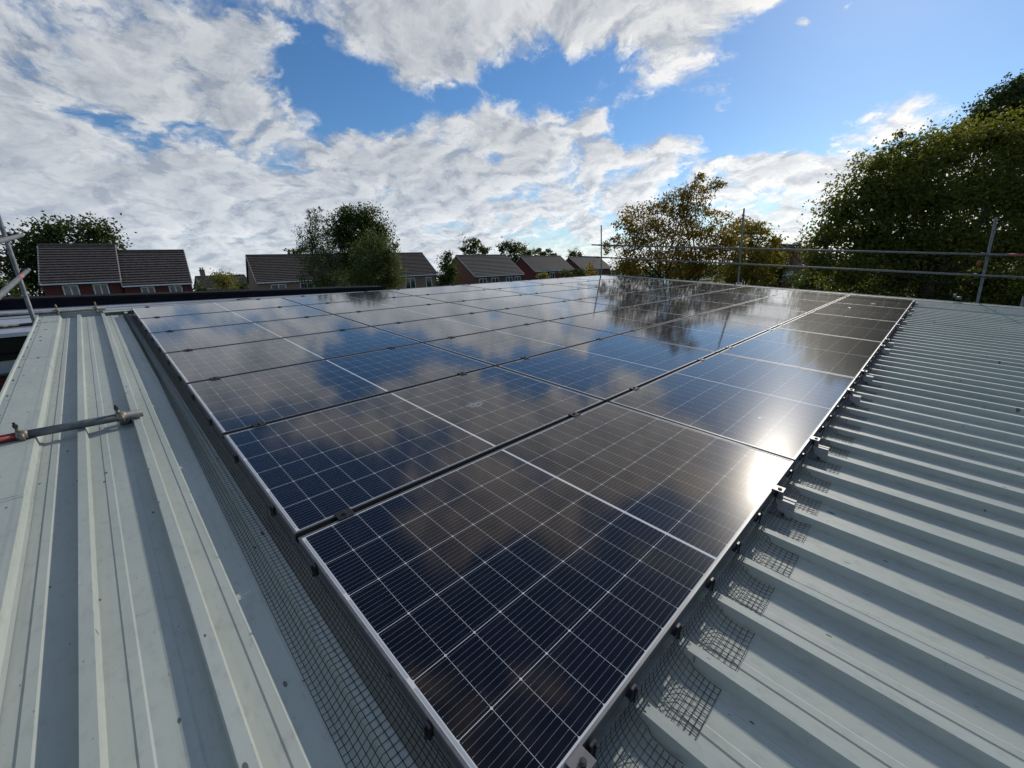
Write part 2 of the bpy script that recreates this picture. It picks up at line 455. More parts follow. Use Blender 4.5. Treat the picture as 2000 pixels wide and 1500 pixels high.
M_WINGLASS, _nt, _b = mat('house_window_glass', (0.02, 0.03, 0.035), 0.05, 0, 0.6)
M_UPVC = varied('white_upvc', (0.74, 0.76, 0.78), (0.62, 0.64, 0.66), 4, 0.4)
M_CHALK = varied('white_chalk', (0.62, 0.66, 0.66), (0.42, 0.46, 0.45), 180, 0.9)
M_TILE = varied('brown_concrete_tile', (0.058, 0.048, 0.045), (0.105, 0.088, 0.080), 5, 0.75, 0, 0.3, 0.2)
M_TILE2 = varied('grey_brown_concrete_tile', (0.065, 0.060, 0.058), (0.105, 0.098, 0.092), 5, 0.75, 0, 0.3, 0.2)
M_VERGE = varied('pale_verge_mortar', (0.40, 0.40, 0.40), (0.28, 0.28, 0.28), 6, 0.8)
M_BRED = brick_mat('red_brick', (0.165, 0.042, 0.036), (0.12, 0.034, 0.030), (0.12, 0.065, 0.055))
M_BBROWN = brick_mat('brown_buff_brick', (0.31, 0.20, 0.135), (0.24, 0.15, 0.10), (0.28, 0.23, 0.19))
M_BORANGE = brick_mat('orange_red_brick', (0.20, 0.090, 0.060), (0.155, 0.068, 0.046), (0.18, 0.13, 0.10))
M_BARK = varied('dark_bark', (0.028, 0.022, 0.017), (0.055, 0.045, 0.035), 12, 0.9, 0, 0.2, 0.4)
M_BIRCH = varied('pale_birch_bark', (0.22, 0.20, 0.17), (0.06, 0.055, 0.05), 5, 0.85, 0, 0.2, 0.3)
M_GRASS = varied('mown_grass', (0.035, 0.060, 0.016), (0.060, 0.080, 0.024), 0.6, 0.9, 0, 0.2)
M_TARMAC = varied('playground_tarmac', (0.050, 0.050, 0.052), (0.070, 0.070, 0.070), 4, 0.85)
M_DOOR = varied('fence_timber', (0.10, 0.07, 0.045), (0.06, 0.045, 0.03), 4, 0.85)
L_DARK = leaf_mat('dark_green_leaf', (0.018, 0.034, 0.010), (0.040, 0.060, 0.016), (0.075, 0.090, 0.022))
L_MID = leaf_mat('mid_green_leaf', (0.028, 0.046, 0.012), (0.055, 0.078, 0.020), (0.11, 0.115, 0.03))
L_BIRCH = leaf_mat('birch_leaf', (0.035, 0.055, 0.018), (0.070, 0.092, 0.030), (0.14, 0.14, 0.045))
L_OLIVE = leaf_mat('olive_autumn_leaf', (0.042, 0.060, 0.013), (0.090, 0.108, 0.022), (0.24, 0.20, 0.028), 0.5)
L_CHERRY = leaf_mat('rusty_autumn_leaf', (0.062, 0.070, 0.013), (0.145, 0.115, 0.019), (0.22, 0.09, 0.018), 0.45)
L_YELLOW = leaf_mat('yellow_green_leaf', (0.052, 0.062, 0.011), (0.115, 0.105, 0.016), (0.19, 0.12, 0.018), 0.45)
L_GREY = leaf_mat('pale_willow_leaf', (0.08, 0.095, 0.03), (0.16, 0.16, 0.055), (0.22, 0.19, 0.07), 0.4)

# ---------------------------------------------------------------- ground
def ground():
    g = MB(); g.add([(-900, -900, 0), (900, -900, 0), (900, 900, 0), (-900, 900, 0)], [(0, 1, 2, 3)])
    tag(g.build('ground', M_GRASS), kind='structure')
    g = MB(); g.add([(16, -14, .004), (52, -14, .004), (52, 34, .004), (16, 34, .004)], [(0, 1, 2, 3)])
    tag(g.build('playground', M_TARMAC), kind='structure')
    g = MB(); g.add([(-40, 24, .004), (150, 24, .004), (150, 29, .004), (-40, 29, .004)], [(0, 1, 2, 3)])
    tag(g.build('road', M_TARMAC), kind='structure')


ground()

# ---------------------------------------------------------------- the building we stand on
U0, U1, V0, V1 = -0.955, 13.46, -1.66, 8.31
RIB0, PITCH, NT, NB = -0.058, 0.25, -0.070, -0.111     # first rib, spacing, rib top and pan levels below the panel face


def school():
    root = empty('school_building', (0, 0, 0))
    tag(root, 'low school building under a pale green ribbed metal roof carrying the solar panels', 'building')
    prof = []
    ribs = [RIB0 + PITCH * k for k in range(-2, 55)]
    ribs = [r for r in ribs if -0.6 < r < U1 - 0.05]
    prof.append((-0.765, NT + .003)); prof.append((-0.752, NT + .003)); prof.append((-0.744, NB))
    for r in ribs:
        prof += [(r - .0225, NB), (r - .0165, NT), (r + .0165, NT), (r + .0225, NB)]
        for a, b, hh in ((.068, .102, .0026), (.150, .184, .0012)):
            if r + PITCH < U1: prof += [(r + a, NB), (r + a + .005, NB + hh), (r + b - .005, NB + hh), (r + b, NB)]
    prof.append((U1, NB))
    pre = [(-0.720, NB), (-0.690, NB), (-0.685, NB + .0035), (-0.661, NB + .0035), (-0.656, NB)]
    prof = prof[:3] + pre + prof[3:]
    vs = []; fs = []; n = len(prof); vv = [V0 + (V1 - V0) * i / 8 for i in range(9)]
    for v in vv:
        for (u, h) in prof: vs.append(RP(u, v, h))
    for i in range(8):
        for k in range(n - 1): fs.append((i * n + k, i * n + k + 1, (i + 1) * n + k + 1, (i + 1) * n + k))
    mb = MB(); mb.add(vs, fs); mb.build('roof_sheet', M_ROOF, root)
    # left verge flashing: flat cover over the end rib, outer lip and turned-down face
    mb = MB()
    pr = [(-0.975, -0.30), (-0.972, NT - .004), (-0.960, NT + .016), (-0.948, NT + .016), (-0.940, NT + .004), (-0.905, NT + .006),
          (-0.900, NT + .009), (-0.772, NT + .008), (-0.760, NT + .009), (-0.741, NT + .009), (-0.733, NB + .006), (-0.722, NB + .004)]
    segs = [V0, 2.35, 5.42, 7.74, V1]
    for a, b in zip(segs[:-1], segs[1:]):
        st = 0.0015 if segs.index(a) % 2 else 0.0
        vs = [RP(u - st, v, h + st) for v in (a - .03 * (st > 0), b) for (u, h) in pr]
        k = len(pr); mb.add(vs, [(i, i + 1, k + i + 1, k + i) for i in range(k - 1)])
        mb.box((-0.972, b - .004, NT + .009), (-0.745, b + .004, NT + .0115), ROOF)
    vf = mb.build('verge_flashing', M_ROOF, root)
    rnd = random.Random(4)
    mb = MB()
    for i in range(17):
        mb = MB(); v = 0.4 + i * .47; mb.tube([(-0.925 + rnd.uniform(-.008, .008), v, NT + .007), (-0.925, v, NT + .013)], .006, 6, ROOF); mb.build('screw', M_DKSTEEL, vf)
    for (u, v) in ((-.84, 7.1), (-.85, 6.35), (-.80, 8.05), (-.87, 7.74), (-.83, 5.42), (-.86, 6.6)):
        mb = MB(); mb.tube([(u, v, NT + .008), (u, v, NT + .0125)], .010, 7, ROOF); mb.build('screw', M_DKSTEEL, vf)
    # right-hand verge
    mb = MB(); pr = [(U1 - .10, NT + .004), (U1 - .02, NT + .006), (U1, NT + .022), (U1 + .03, NT + .022), (U1 + .045, NT + .002), (U1 + .048, -.32)]
    k = len(pr); mb.add([RP(u, v, h) for v in (V0, V1) for (u, h) in pr], [(i, i + 1, k + i + 1, k + i) for i in range(k - 1)])
    mb.build('verge_flashing', M_ROOF, root)
    # top-end gutter and capping
    mb = MB(); pr = [(V1 + .004, -.30), (V1 + .004, -.17), (V1 + .13, -.17), (V1 + .145, -.055), (V1 + .19, -.050), (V1 + .195, -.35)]
    k = len(pr); mb.add([RP(u, v, h) for u in (U0, U1) for (v, h) in pr], [(i, i + 1, k + i + 1, k + i) for i in range(k - 1)])
    mb.build('gutter', M_ROOF, root)
    mb = MB(); mb.box((-0.30, V1 - .05, NT + .006), (3.4, V1 + .13, NT + .010), ROOF); mb.build('ridge_cover', M_ROOF, root)
    # eaves gutter low on the right
    mb = MB(); pr = [(V0 - .13, NB + .02), (V0 - .12, NB - .10), (V0 - .01, NB - .10), (V0 - .005, NB - .012)]
    k = len(pr); mb.add([RP(u, v, h) for u in (U0, U1) for (v, h) in pr], [(i, i + 1, k + i + 1, k + i) for i in range(k - 1)])
    mb.build('gutter', M_UPVC, root)
    # walls
    mb = MB(); a, b = RP(0, V0 + .35, -.13), RP(0, V1 - .1, -.13)
    x0, x1, y0, y1 = U0 + .1, U1 - .12, a.y, b.y
    mb.add([(x0, y0, 0), (x1, y0, 0), (x1, y1, 0), (x0, y1, 0), (x0, y0, a.z), (x1, y0, a.z), (x1, y1, b.z), (x0, y1, b.z)],
           [(0, 1, 5, 4), (1, 2, 6, 5), (2, 3, 7, 6), (3, 0, 4, 7), (4, 5, 6, 7)])
    mb.build('wall', M_BRED, root)
    # installer's chalk ticks left on the pan beside the netting
    mb = MB()
    for (u0, u1, v) in ((-.206, -.164, 1.112), (-.206, -.166, 2.296), (-.206, -.168, 3.48), (-.206, -.166, 4.65), (-.205, -.168, 5.85)):
        mb = MB(); mb.add([RP(u0, v, NB + .0012), RP(u1, v + .003, NB + .0012), RP(u1, v + .010, NB + .0012), RP(u0, v + .006, NB + .0012)], [(0, 1, 2, 3)])
        mb.build('chalk_mark', M_CHALK, root)


school()

# ---------------------------------------------------------------- solar panels
GU, GV = 2.06006, 1.154
G = 0.010
GP = 0.016


def panels():
    proto = empty('solar_panel', RP(G, GP), (TILT, 0, 0))
    f = .0085; d = .035
    mb = MB()
    mb.box((f, f, -.008), (PW - f, PH - f, -.0022))
    lam = mb.build('glass_laminate', M_LAM, proto)
    mb = MB(); c = .0012
    def bar(a, b, outer, inner):                     # L-section bar with small chamfers, mitred by overlap of 0
        pass
    # outer ring, top lip, inner drop
    def ring(x0, y0, x1, y1, z): return [(x0, y0, z), (x1, y0, z), (x1, y1, z), (x0, y1, z)]
    rs = [ring(0, 0, PW, PH, -d), ring(0, 0, PW, PH, -c), ring(c, c, PW - c, PH - c, 0), ring(f, f, PW - f, PH - f, 0), ring(f, f, PW - f, PH - f, -.0085),
          ring(.0016, .0016, PW - .0016, PH - .0016, -.0085), ring(.0016, .0016, PW - .0016, PH - .0016, -d + .0015), ring(.028, .028, PW - .028, PH - .028, -d + .0015), ring(.028, .028, PW - .028, PH - .028, -d)]
    vs = [p for r in rs for p in r]; fs = []
    for i in range(len(rs)):
        j = (i + 1) % len(rs)
        for k in range(4):
            l = (k + 1) % 4; fs.append((i * 4 + k, i * 4 + l, j * 4 + l, j * 4 + k))
    mb.add(vs, fs); mb.build('frame', M_ALU, proto)
    sb = MB(); sb.bbox((.0, -.0308, -.030), (PW, -.0012, -.006), .003)  # black strip added in each row joint so the gap reads dark
    strip0 = sb.build('gap_strip', M_GAPDARK)
    sme = strip0.data; bpy.data.objects.remove(strip0)
    for i in range(6):
        for j in range(7):
            o = proto if (i, j) == (0, 0) else copy_tree(proto)
            o.location = RP(GU * i + G, GV * j + GP)
            if j:
                st = bpy.data.objects.new('gap_strip', sme); COL.objects.link(st); st.parent = o
            if (i, j) == (0, 0): lab = 'solar panel nearest the camera, cut off by the bottom of the photo'
            elif j == 0: lab = f'solar panel, {ORD[i]} along the right-hand edge from the near corner'
            elif i == 0: lab = f'solar panel, {ORD[j]} along the left-hand edge from the near corner'
            else: lab = f'solar panel, {ORD[j]} row from the right-hand edge, {ORD[i]} in from the left'
            tag(o, lab, 'solar panel', 'solar panels of the roof array')


panels()
RIBU = [.192, 1.692, 2.442, 3.692, 4.442, 6.0 + .192 - .25, 6.442, 8.192 + .5, 8.442 + .75, 10.192 + .0, 10.692, 12.192]
RIBU = [.192, 1.692, 2.442, 3.692, 4.442, 5.942, 6.442, 7.942, 8.692, 9.942, 10.692, 12.192]


def clamps():
    # mid clamps bridging the joint between two rows
    p = empty('mid_clamp', RP(0, 0, 0), (TILT, 0, 0))
    mb = MB(); mb.bbox((-.032, -.027, .0005), (.032, .027, .005), .001)
    mb.box((-.030, -.008, -.030), (.030, .008, .0005)); mb.build('clamp_plate', M_BLKALU, p)
    mb = MB(); mb.tube([(0, 0, .005), (0, 0, .010)], .0085, 12); mb.tube([(0, 0, .010), (0, 0, .014)], [.0065, .0045], 12); mb.build('bolt', M_DKSTEEL, p)
    first = True
    for j in range(1, 7):
        for k, u in enumerate(RIBU):
            o = p if first else copy_tree(p); first = False
            o.location = RP(u, GV * j, 0)
            tag(o, f'black mid clamp, {ORD[k]} from left on the {ORD[j-1]} long joint from the right edge', 'clamp', 'black mid clamps along the panel joints')
    # end clamps on the far-left (top) edge
    e = empty('end_clamp', RP(0, 0, 0), (TILT, 0, 0))
    mb = MB(); mb.bbox((-.030, -.012, .0005), (.030, .030, .005), .001); mb.box((-.028, .012, -.034), (.028, .028, .0005)); mb.build('clamp_plate', M_BLKALU, e)
    mb = MB(); mb.tube([(0, .015, .005), (0, .015, .011)], .0085, 10); mb.build('bolt', M_DKSTEEL, e)
    for k, u in enumerate(RIBU):
        o = e if k == 0 else copy_tree(e)
        o.location = RP(u, GV * 7 - GP, 0)
        tag(o, f'black end clamp, {ORD[k]} from left along the far top edge', 'clamp', 'end clamps on the far top edge')
    # end clamps with their short rails on the near right-hand edge
    b = empty('rail_bracket', RP(0, 0, 0), (TILT, 0, 0))
    mb = MB()
    mb.box((-.036, -.085, NT + .001), (.036, .20, NT + .0035)); mb.box((-.020, -.085, NT + .0035), (-.0175, .20, -.0365)); mb.box((.0175, -.085, NT + .0035), (.020, .20, -.0365))
    mb.box((-.023, -.085, -.0365), (-.006, .20, -.0345)); mb.box((.006, -.085, -.0365), (.023, .20, -.0345))
    mb.box((-.040, -.085, NB + .004), (-.036, .20, NT + .0035)); mb.box((.036, -.085, NB + .004), (.040, .20, NT + .0035))
    mb.build('short_rail', M_RAIL, b)
    mb = MB(); mb.bbox((-.026, -.034, .0005), (.026, .012, .005), .001); mb.box((-.024, -.032, -.034), (.024, -.016, .0005)); mb.build('clamp_plate', M_ALU, b)
    mb = MB(); mb.tube([(0, -.016, .005), (0, -.016, .011)], .0085, 12); mb.tube([(0, -.016, .0112), (0, -.016, .0125)], .005, 6)
    mb.build('bolt', M_DKSTEEL, b)
    mb = MB(); mb.tube([(.041, -.055, -.09), (.047, -.055, -.09)], .008, 6); mb.tube([(-.041, -.055, -.09), (-.047, -.055, -.09)], .008, 6); mb.build('screw', M_DKSTEEL, b)
    for k, u in enumerate(RIBU):
        o = b if k == 0 else copy_tree(b)
        o.location = RP(u, G, 0)
        tag(o, f'silver rail bracket, {ORD[k]} along the right-hand panel edge from the near corner', 'bracket', 'rail brackets under the right-hand panel edge')


clamps()


def netting():
    W = .0205; r = .00112
    rnd = random.Random(7)
    def strip(name, label, axis, length, prof, ribs=None, wob=0.0):
        # prof(t, s): offset out and height at arc fraction s, t metres along
        mb = MB()
        def pt(t, s):
            o, h = prof(t, s)
            return RP(-o, t, h) if axis == 'v' else RP(t, -o, h)
        ns = 20
        N = int(length[1] / W) - int(length[0] / W)
        def seg(a, b):
            a, b = Vector(a), Vector(b); d = b - a
            if d.length < 1e-6: return
            d.normalize(); up = Vector((0, 0, 1)) if abs(d.z) < .8 else Vector((1, 0, 0))
            p = d.cross(up).normalized() * r; q = p.cross(d).normalized() * r
            o = len(mb.v)
            for e in (a, b):
                for k in (p, -.5 * p + .87 * q, -.5 * p - .87 * q): mb.v.append(tuple(e + k))
            for k in range(3):
                l = (k + 1) % 3; mb.f.append((o + k, o + l, o + 3 + l, o + 3 + k)); mb.mi.append(0)
        for i in range(N + 1):
            t = length[0] + i * W
            S_ = [pt(t, k / ns) for k in range(ns + 1)]
            for k in range(ns):
                if ribs and ribs(t, (k + .5) / ns): continue
                seg(S_[k], S_[k + 1])
        nl = 13 if axis == 'v' else 13
        step = .05 if axis == 'v' else .012
        M_ = int((length[1] - length[0]) / step)
        for q in range(nl + 1):
            s = q / nl
            for i in range(M_):
                t0, t1 = length[0] + i * step, length[0] + (i + 1) * step
                if ribs and (ribs(t0, s) or ribs(t1, s)): continue
                seg(pt(t0, s), pt(t1, s))
        return tag(mb.build(name, M_WIRE), label, 'netting')

    def profL(t, s):
        w = .5 + .5 * math.sin(t * 1.7 + .6) * .4 + .18 * math.sin(t * 4.1)
        wid = .150 - .012 * t if t < 6 else .078
        # hangs from the frame, sags to the rib, then runs out over the pan
        if s < .45:
            q = s / .45; o = .004 + .031 * q ** 1.8 + .005 * w * q; h = -.014 - .050 * q ** .85
        elif s < .66:
            q = (s - .45) / .21; o = .035 + .005 * w + .050 * q; h = -.0640 - .0015 * math.sin(q * 3.14)
        else:
            q = (s - .66) / .34; o = .085 + .005 * w + (max(wid, .10) - .085) * q
            h = -.064 + (NB + .004 + .006 * w + .064) * min(1, q * 1.5) ** .7
        return o, h
    strip('bird_netting', 'black wire netting strip hung along the left-hand edge of the array', 'v', (-.05, 8.06), profL)

    ribs_all = [RIB0 + PITCH * k for k in range(0, 60)]
    def phase(t):
        k = round((t - RIB0) / PITCH); return t - (RIB0 + PITCH * k), k
    def profR(t, s):
        d, k = phase(t)
        kk = math.floor((t - RIB0) / PITCH)
        r2 = random.Random(kk * 13 + 5); wid = .150 + r2.uniform(-.012, .012); lift = r2.uniform(0, .012)
        if s < .6:
            q = s / .6; o = .003 + .058 * q ** 2.4; h = -.016 - .083 * q ** .75
        else:
            q = (s - .6) / .4; o = .061 + (wid - .061) * q; h = -.099 + (NB + .004 - -.099) * min(1, q * 1.6) + lift * q * q
        # drapes over the rib next to it
        e = max(0.0, 1 - abs(d) / .055)
        if s < .6: h = max(h, -.066) * e + h * (1 - e) if h < -.066 else h
        return o, h
    def cut(t, s):
        d, k = phase(t)
        if t < -.03: return False
        return s > .44 and (-.024 < d < .030)
    strip('bird_netting', 'black wire netting along the right-hand panel edge, slit into flaps between ribs', 'u', (-.06, 12.34), profR, cut)

    # clips
    c = empty('netting_clip', RP(0, 0, 0), (TILT, 0, 0))
    mb = MB()
    mb.bbox((-.011, -.0115, -.046), (.011, -.001, -.004), .002); mb.box((-.011, -.001, -.0405), (.011, .020, -.0365)); mb.box((-.003, -.016, -.050), (.003, -.0115, -.012))
    mb.build('clip_body', M_BLACK, c)
    mb = MB(); mb.tube([(0, -.0135, -.012), (0, -.017, -.004), (0, -.010, -.0005)], .0026, 6); mb.build('clip_hook', M_BLACK, c)
    us = [.075, .244, .42] + [.673 + .253 * k for k in range(46)]
    us = [u for u in us if u < 12.3]
    for k, u in enumerate(us):
        o = c if k == 0 else copy_tree(c)
        o.location = RP(u, G, 0)
        tag(o, f'black netting clip on the right-hand panel edge, {ordinal(k)} from the near corner', 'clip', 'netting clips along the right-hand edge')
    vs = [.289, .967, 1.413, 2.002, 2.607, 3.171, 3.72, 4.31, 4.90, 5.48, 6.05, 6.62, 7.2, 7.8]
    for k, v in enumerate(vs):
        o = copy_tree(c); o.location = RP(G, v, 0); o.rotation_euler = (Matrix.Rotation(TILT, 3, 'X') @ Matrix.Rotation(-math.pi / 2, 3, 'Z')).to_euler()
        tag(o, f'black netting clip on the left-hand panel edge, {ORD[k]} from the near corner', 'clip', 'netting clips along the left-hand edge')


netting()

# ---------------------------------------------------------------- scaffolding
TR = .02415


def coupler(par, p, d1, d2, base=None):
    """swivel coupler at p joining tubes along d1 and d2"""
    mb = MB(); d1 = Vector(d1).normalized(); d2 = Vector(d2).normalized(); p = Vector(p)
    mb.tube([p - d1 * .026, p + d1 * .026], .0305, 12)
    sgn = d1.cross(d2).normalized()
    q = p + sgn * .055
    mb.tube([q - d2 * .026, q + d2 * .026], .0305, 12)
    o = mb.build('coupler', M_BRASS, par)
    mb = MB()
    a = p + d2 * .036
    mb.tube([a - sgn * .03, a + sgn * .035], .007, 6); mb.tube([a + sgn * .02, a + sgn * .034], .012, 6)
    a = q + d1 * .036
    mb.tube([a - sgn * .035, a + sgn * .03], .007, 6); mb.tube([a - sgn * .034, a - sgn * .02], .012, 6)
    mb.build('bolt', M_DKSTEEL, o)
    return o


def scaffold():
    # right-hand guard rail beyond the far verge
    r = empty('scaffold_guardrail', (13.80, 4, 0))
    tag(r, 'galvanised tube guard rail with two long rails along the far verge of the roof', 'scaffolding')
    L = Vector((13.80, 4, 0))
    def P(u, v, n): return RP(u, v, n) - L
    for (v, n) in ((9.22, 1.70), (4.30, 2.10), (-.80, 1.73), (-3.4, 1.6)):
        b = RP(13.80, v, n); base = Vector((b.x, b.y, 0.0))
        mb = MB(); mb.hollow(base - L, b - L, TR); mb.build('post', M_ZINC, r, True)
    for (v, n) in ((-1.62, .15),):
        b = RP(13.70, v, n); mb = MB(); mb.hollow(Vector((b.x, b.y, 1.2)) - L, b - L, TR); mb.build('post', M_ZINC, r, True)
    for n, va in ((.985, 9.55), (.54, 10.1)):
        mb = MB(); mb.hollow(P(13.75, -4.6, n - .01), P(13.75, va, n), TR); rl = mb.build('rail', M_ZINC, r, True)
        if n > .9:
            mb = MB(); mb.tube([P(13.75, -1.45, n - .005), P(13.75, -1.15, n - .005)], TR + .001, 14); mb.build('red_band', M_RED, rl, True)
        for v in (9.22, 4.30, -.80):
            mb = MB()
            p = P(13.775, v, n); dv = (P(13.775, v + 1, n) - p).normalized()
            mb.tube([p - dv * .03 - Vector((.025, 0, 0)), p + dv * .03 - Vector((.025, 0, 0))], .031, 10)
            mb.tube([p + Vector((.025, 0, -.03)), p + Vector((.025, 0, .03))], .031, 10)
            mb.tube([p + Vector((-.03, .045, .0)), p + Vector((.03, .045, .0))], .008, 6); mb.build('coupler', M_ZINC, r, True)
    # base fixing of the third post at the verge
    mb = MB(); p = RP(13.62, -.72, .03) - L
    mb.tube([p, p + Vector((.0, .09, .0))], .032, 12); mb.tube([p + Vector((-.06, .04, 0)), p + Vector((.10, .04, 0))], .012, 8); mb.tube([p + Vector((0, .12, .02)), p + Vector((0, .12, .085))], .026, 10)
    mb.build('coupler', M_ALU, r, True)
    mb = MB(); p = RP(13.80, -.80, .72) - L; mb.tube([p, p + Vector((0, 0, .13))], TR + .001, 14); mb.build('red_band', M_RED, r, True)

    # left corner: standard and two handrails running along the verge
    b = RP(-1.0, 8.55, 2.0); L = Vector((b.x, b.y, 0))
    r = empty('scaffold_corner', L)
    tag(r, 'galvanised scaffold upright with two handrails at the far left corner of the roof', 'scaffolding')
    mb = MB(); mb.hollow((0, 0, 0), (0, 0, b.z), TR); mb.build('post', M_ZINC, r, True)
    a0, a1 = RP(-.92, 8.78, .537) - L, RP(-.92, 2.9, .495) - L
    mb = MB(); mb.hollow(a0, a1, TR); rl = mb.build('rail', M_ZINC, r, True)
    d = (a1 - a0).normalized()
    mb = MB(); mb.tube([a0 + d * 1.15, a0 + d * 1.42], TR + .0008, 14); mb.build('tape_band', M_PINK, rl, True)
    c0, c1 = RP(-.872, 8.80, .995) - L, RP(-.862, 2.9, .90) - L
    mb = MB(); mb.hollow(c0, c1, TR); mb.build('rail', M_ZINC, r, True)
    b2 = RP(-1.0, 3.2, 1.6); mb = MB(); mb.hollow(Vector((b2.x, b2.y, 0)) - L, b2 - L, TR); mb.build('post', M_ZINC, r, True)
    mb = MB(); mb.hollow(RP(-1.05, 8.50, 1.06) - L, RP(-3.2, 8.50, 1.10) - L, TR); mb.build('rail', M_ZINC, r, True)
    for h, uu in ((.54, -.96), (1.0, -.935)):
        p = RP(uu, 8.55, h) - L; mb = MB()
        mb.tube([p + Vector((-.04, 0, -.032)), p + Vector((-.04, 0, .032))], .033, 12)
        mb.tube([p + Vector((.035, -.032, 0)), p + Vector((.035, .032, 0))], .033, 12)
        mb.tube([p + Vector((-.06, -.045, 0)), p + Vector((.06, -.045, 0))], .009, 6)
        mb.build('coupler', M_DKSTEEL, r, True)
    # ledger tubes across the top end
    mb = MB(); mb.hollow(RP(-.262, V1 + .15, -.022) - L, RP(-3.4, V1 + .15, -.040) - L, TR); t = mb.build('ledger', M_ZINC, r, True)
    mb = MB(); mb.hollow(RP(-1.02, V1 + .17, -.175) - L, RP(-3.4, V1 + .17, -.21) - L, TR); mb.build('ledger', M_ZINC, r, True)
    mb = MB(); mb.hollow(RP(-1.06, 7.5, -.62) - L, RP(-3.4, 7.4, -.64) - L, TR); mb.build('ledger', M_ZINC, r, True)
    for u in (-.76, -.36):
        p = RP(u, V1 + .15, -.022) - L; mb = MB()
        mb.tube([p - Vector((.024, 0, 0)), p + Vector((.024, 0, 0))], .031, 12); mb.tube([p + Vector((0, -.045, -.06)), p + Vector((0, -.045, .10))], .008, 8)
        mb.tube([p + Vector((0, -.045, .05)), p + Vector((0, -.045, .075))], .013, 6); mb.tube([p + Vector((0, -.03, -.02)), p + Vector((0, -.07, -.045))], .014, 8)
        mb.build('coupler', M_BRASS, r, True)

    # the tube lying across the left ribs
    b = RP(-.6, 3.13, NT); L = b
    r = empty('scaffold_tube', L)
    tag(r, 'grey scaffold tube with red painted end and two couplers across the left ribs', 'scaffold tube')
    e0, e1 = RP(-.272, 3.105, NT + TR + .004) - L, RP(-.80, 3.125, NT + TR + .006) - L
    mb = MB(); mb.hollow(e0, e1, TR, n=20); tb = mb.build('tube', M_ZINC, r, True)
    e2 = RP(-2.4, 3.19, NT + TR + .012) - L
    mb = MB(); mb.hollow(e1, e2, TR, n=20); mb.build('red_end', M_RED, r, True)
    d = (e1 - e0).normalized(); up = (ROOF.to_3x3() @ Vector((0, 0, 1))); sd_ = d.cross(up)
    for q, hgt in (((RP(-.785, 3.124, NT + TR + .006) - L), 1), ((RP(-.372, 3.109, NT + TR + .004) - L), 0)):
        mb = MB()
        mb.tube([q - d * .022, q + d * .022], .0300, 14)                         # band round the tube
        s1 = q + sd_ * .036
        mb.tube([s1 - up * .040 , s1 + up * .012], .013, 8); mb.tube([q - sd_ * .036 - up * .02, q - sd_ * .036 + up * .02], .012, 8)
        lug = q + sd_ * .022 - up * .012
        mb.tube([q + up * .024 + d * .010, q + up * .036 + d * .012, q + up * .046 + d * .012], [.012, .010, .008], 8)
        mb.tube([q - d * .03 + sd_ * .025 - up * .005, q + d * .03 + sd_ * .034 - up * .02], .011, 8)
        o = mb.build('coupler', M_BRASS, r, True)
        mb = MB(); mb.tube([q + up * .020 + d * .012, q + up * .082 + d * .016], .0062, 8); mb.tube([q + up * .052 + d * .013, q + up * .067 + d * .015], .0115, 6)
        mb.build('bolt', M_DKSTEEL, o)
    # short foot tube under the right coupler, standing in the pan
    q = RP(-.362, 3.165, NB + .002) - L
    mb = MB(); mb.hollow(q, q + up * .040, .030, n=18); mb.build('foot', M_ZINC, r, True)


scaffold()


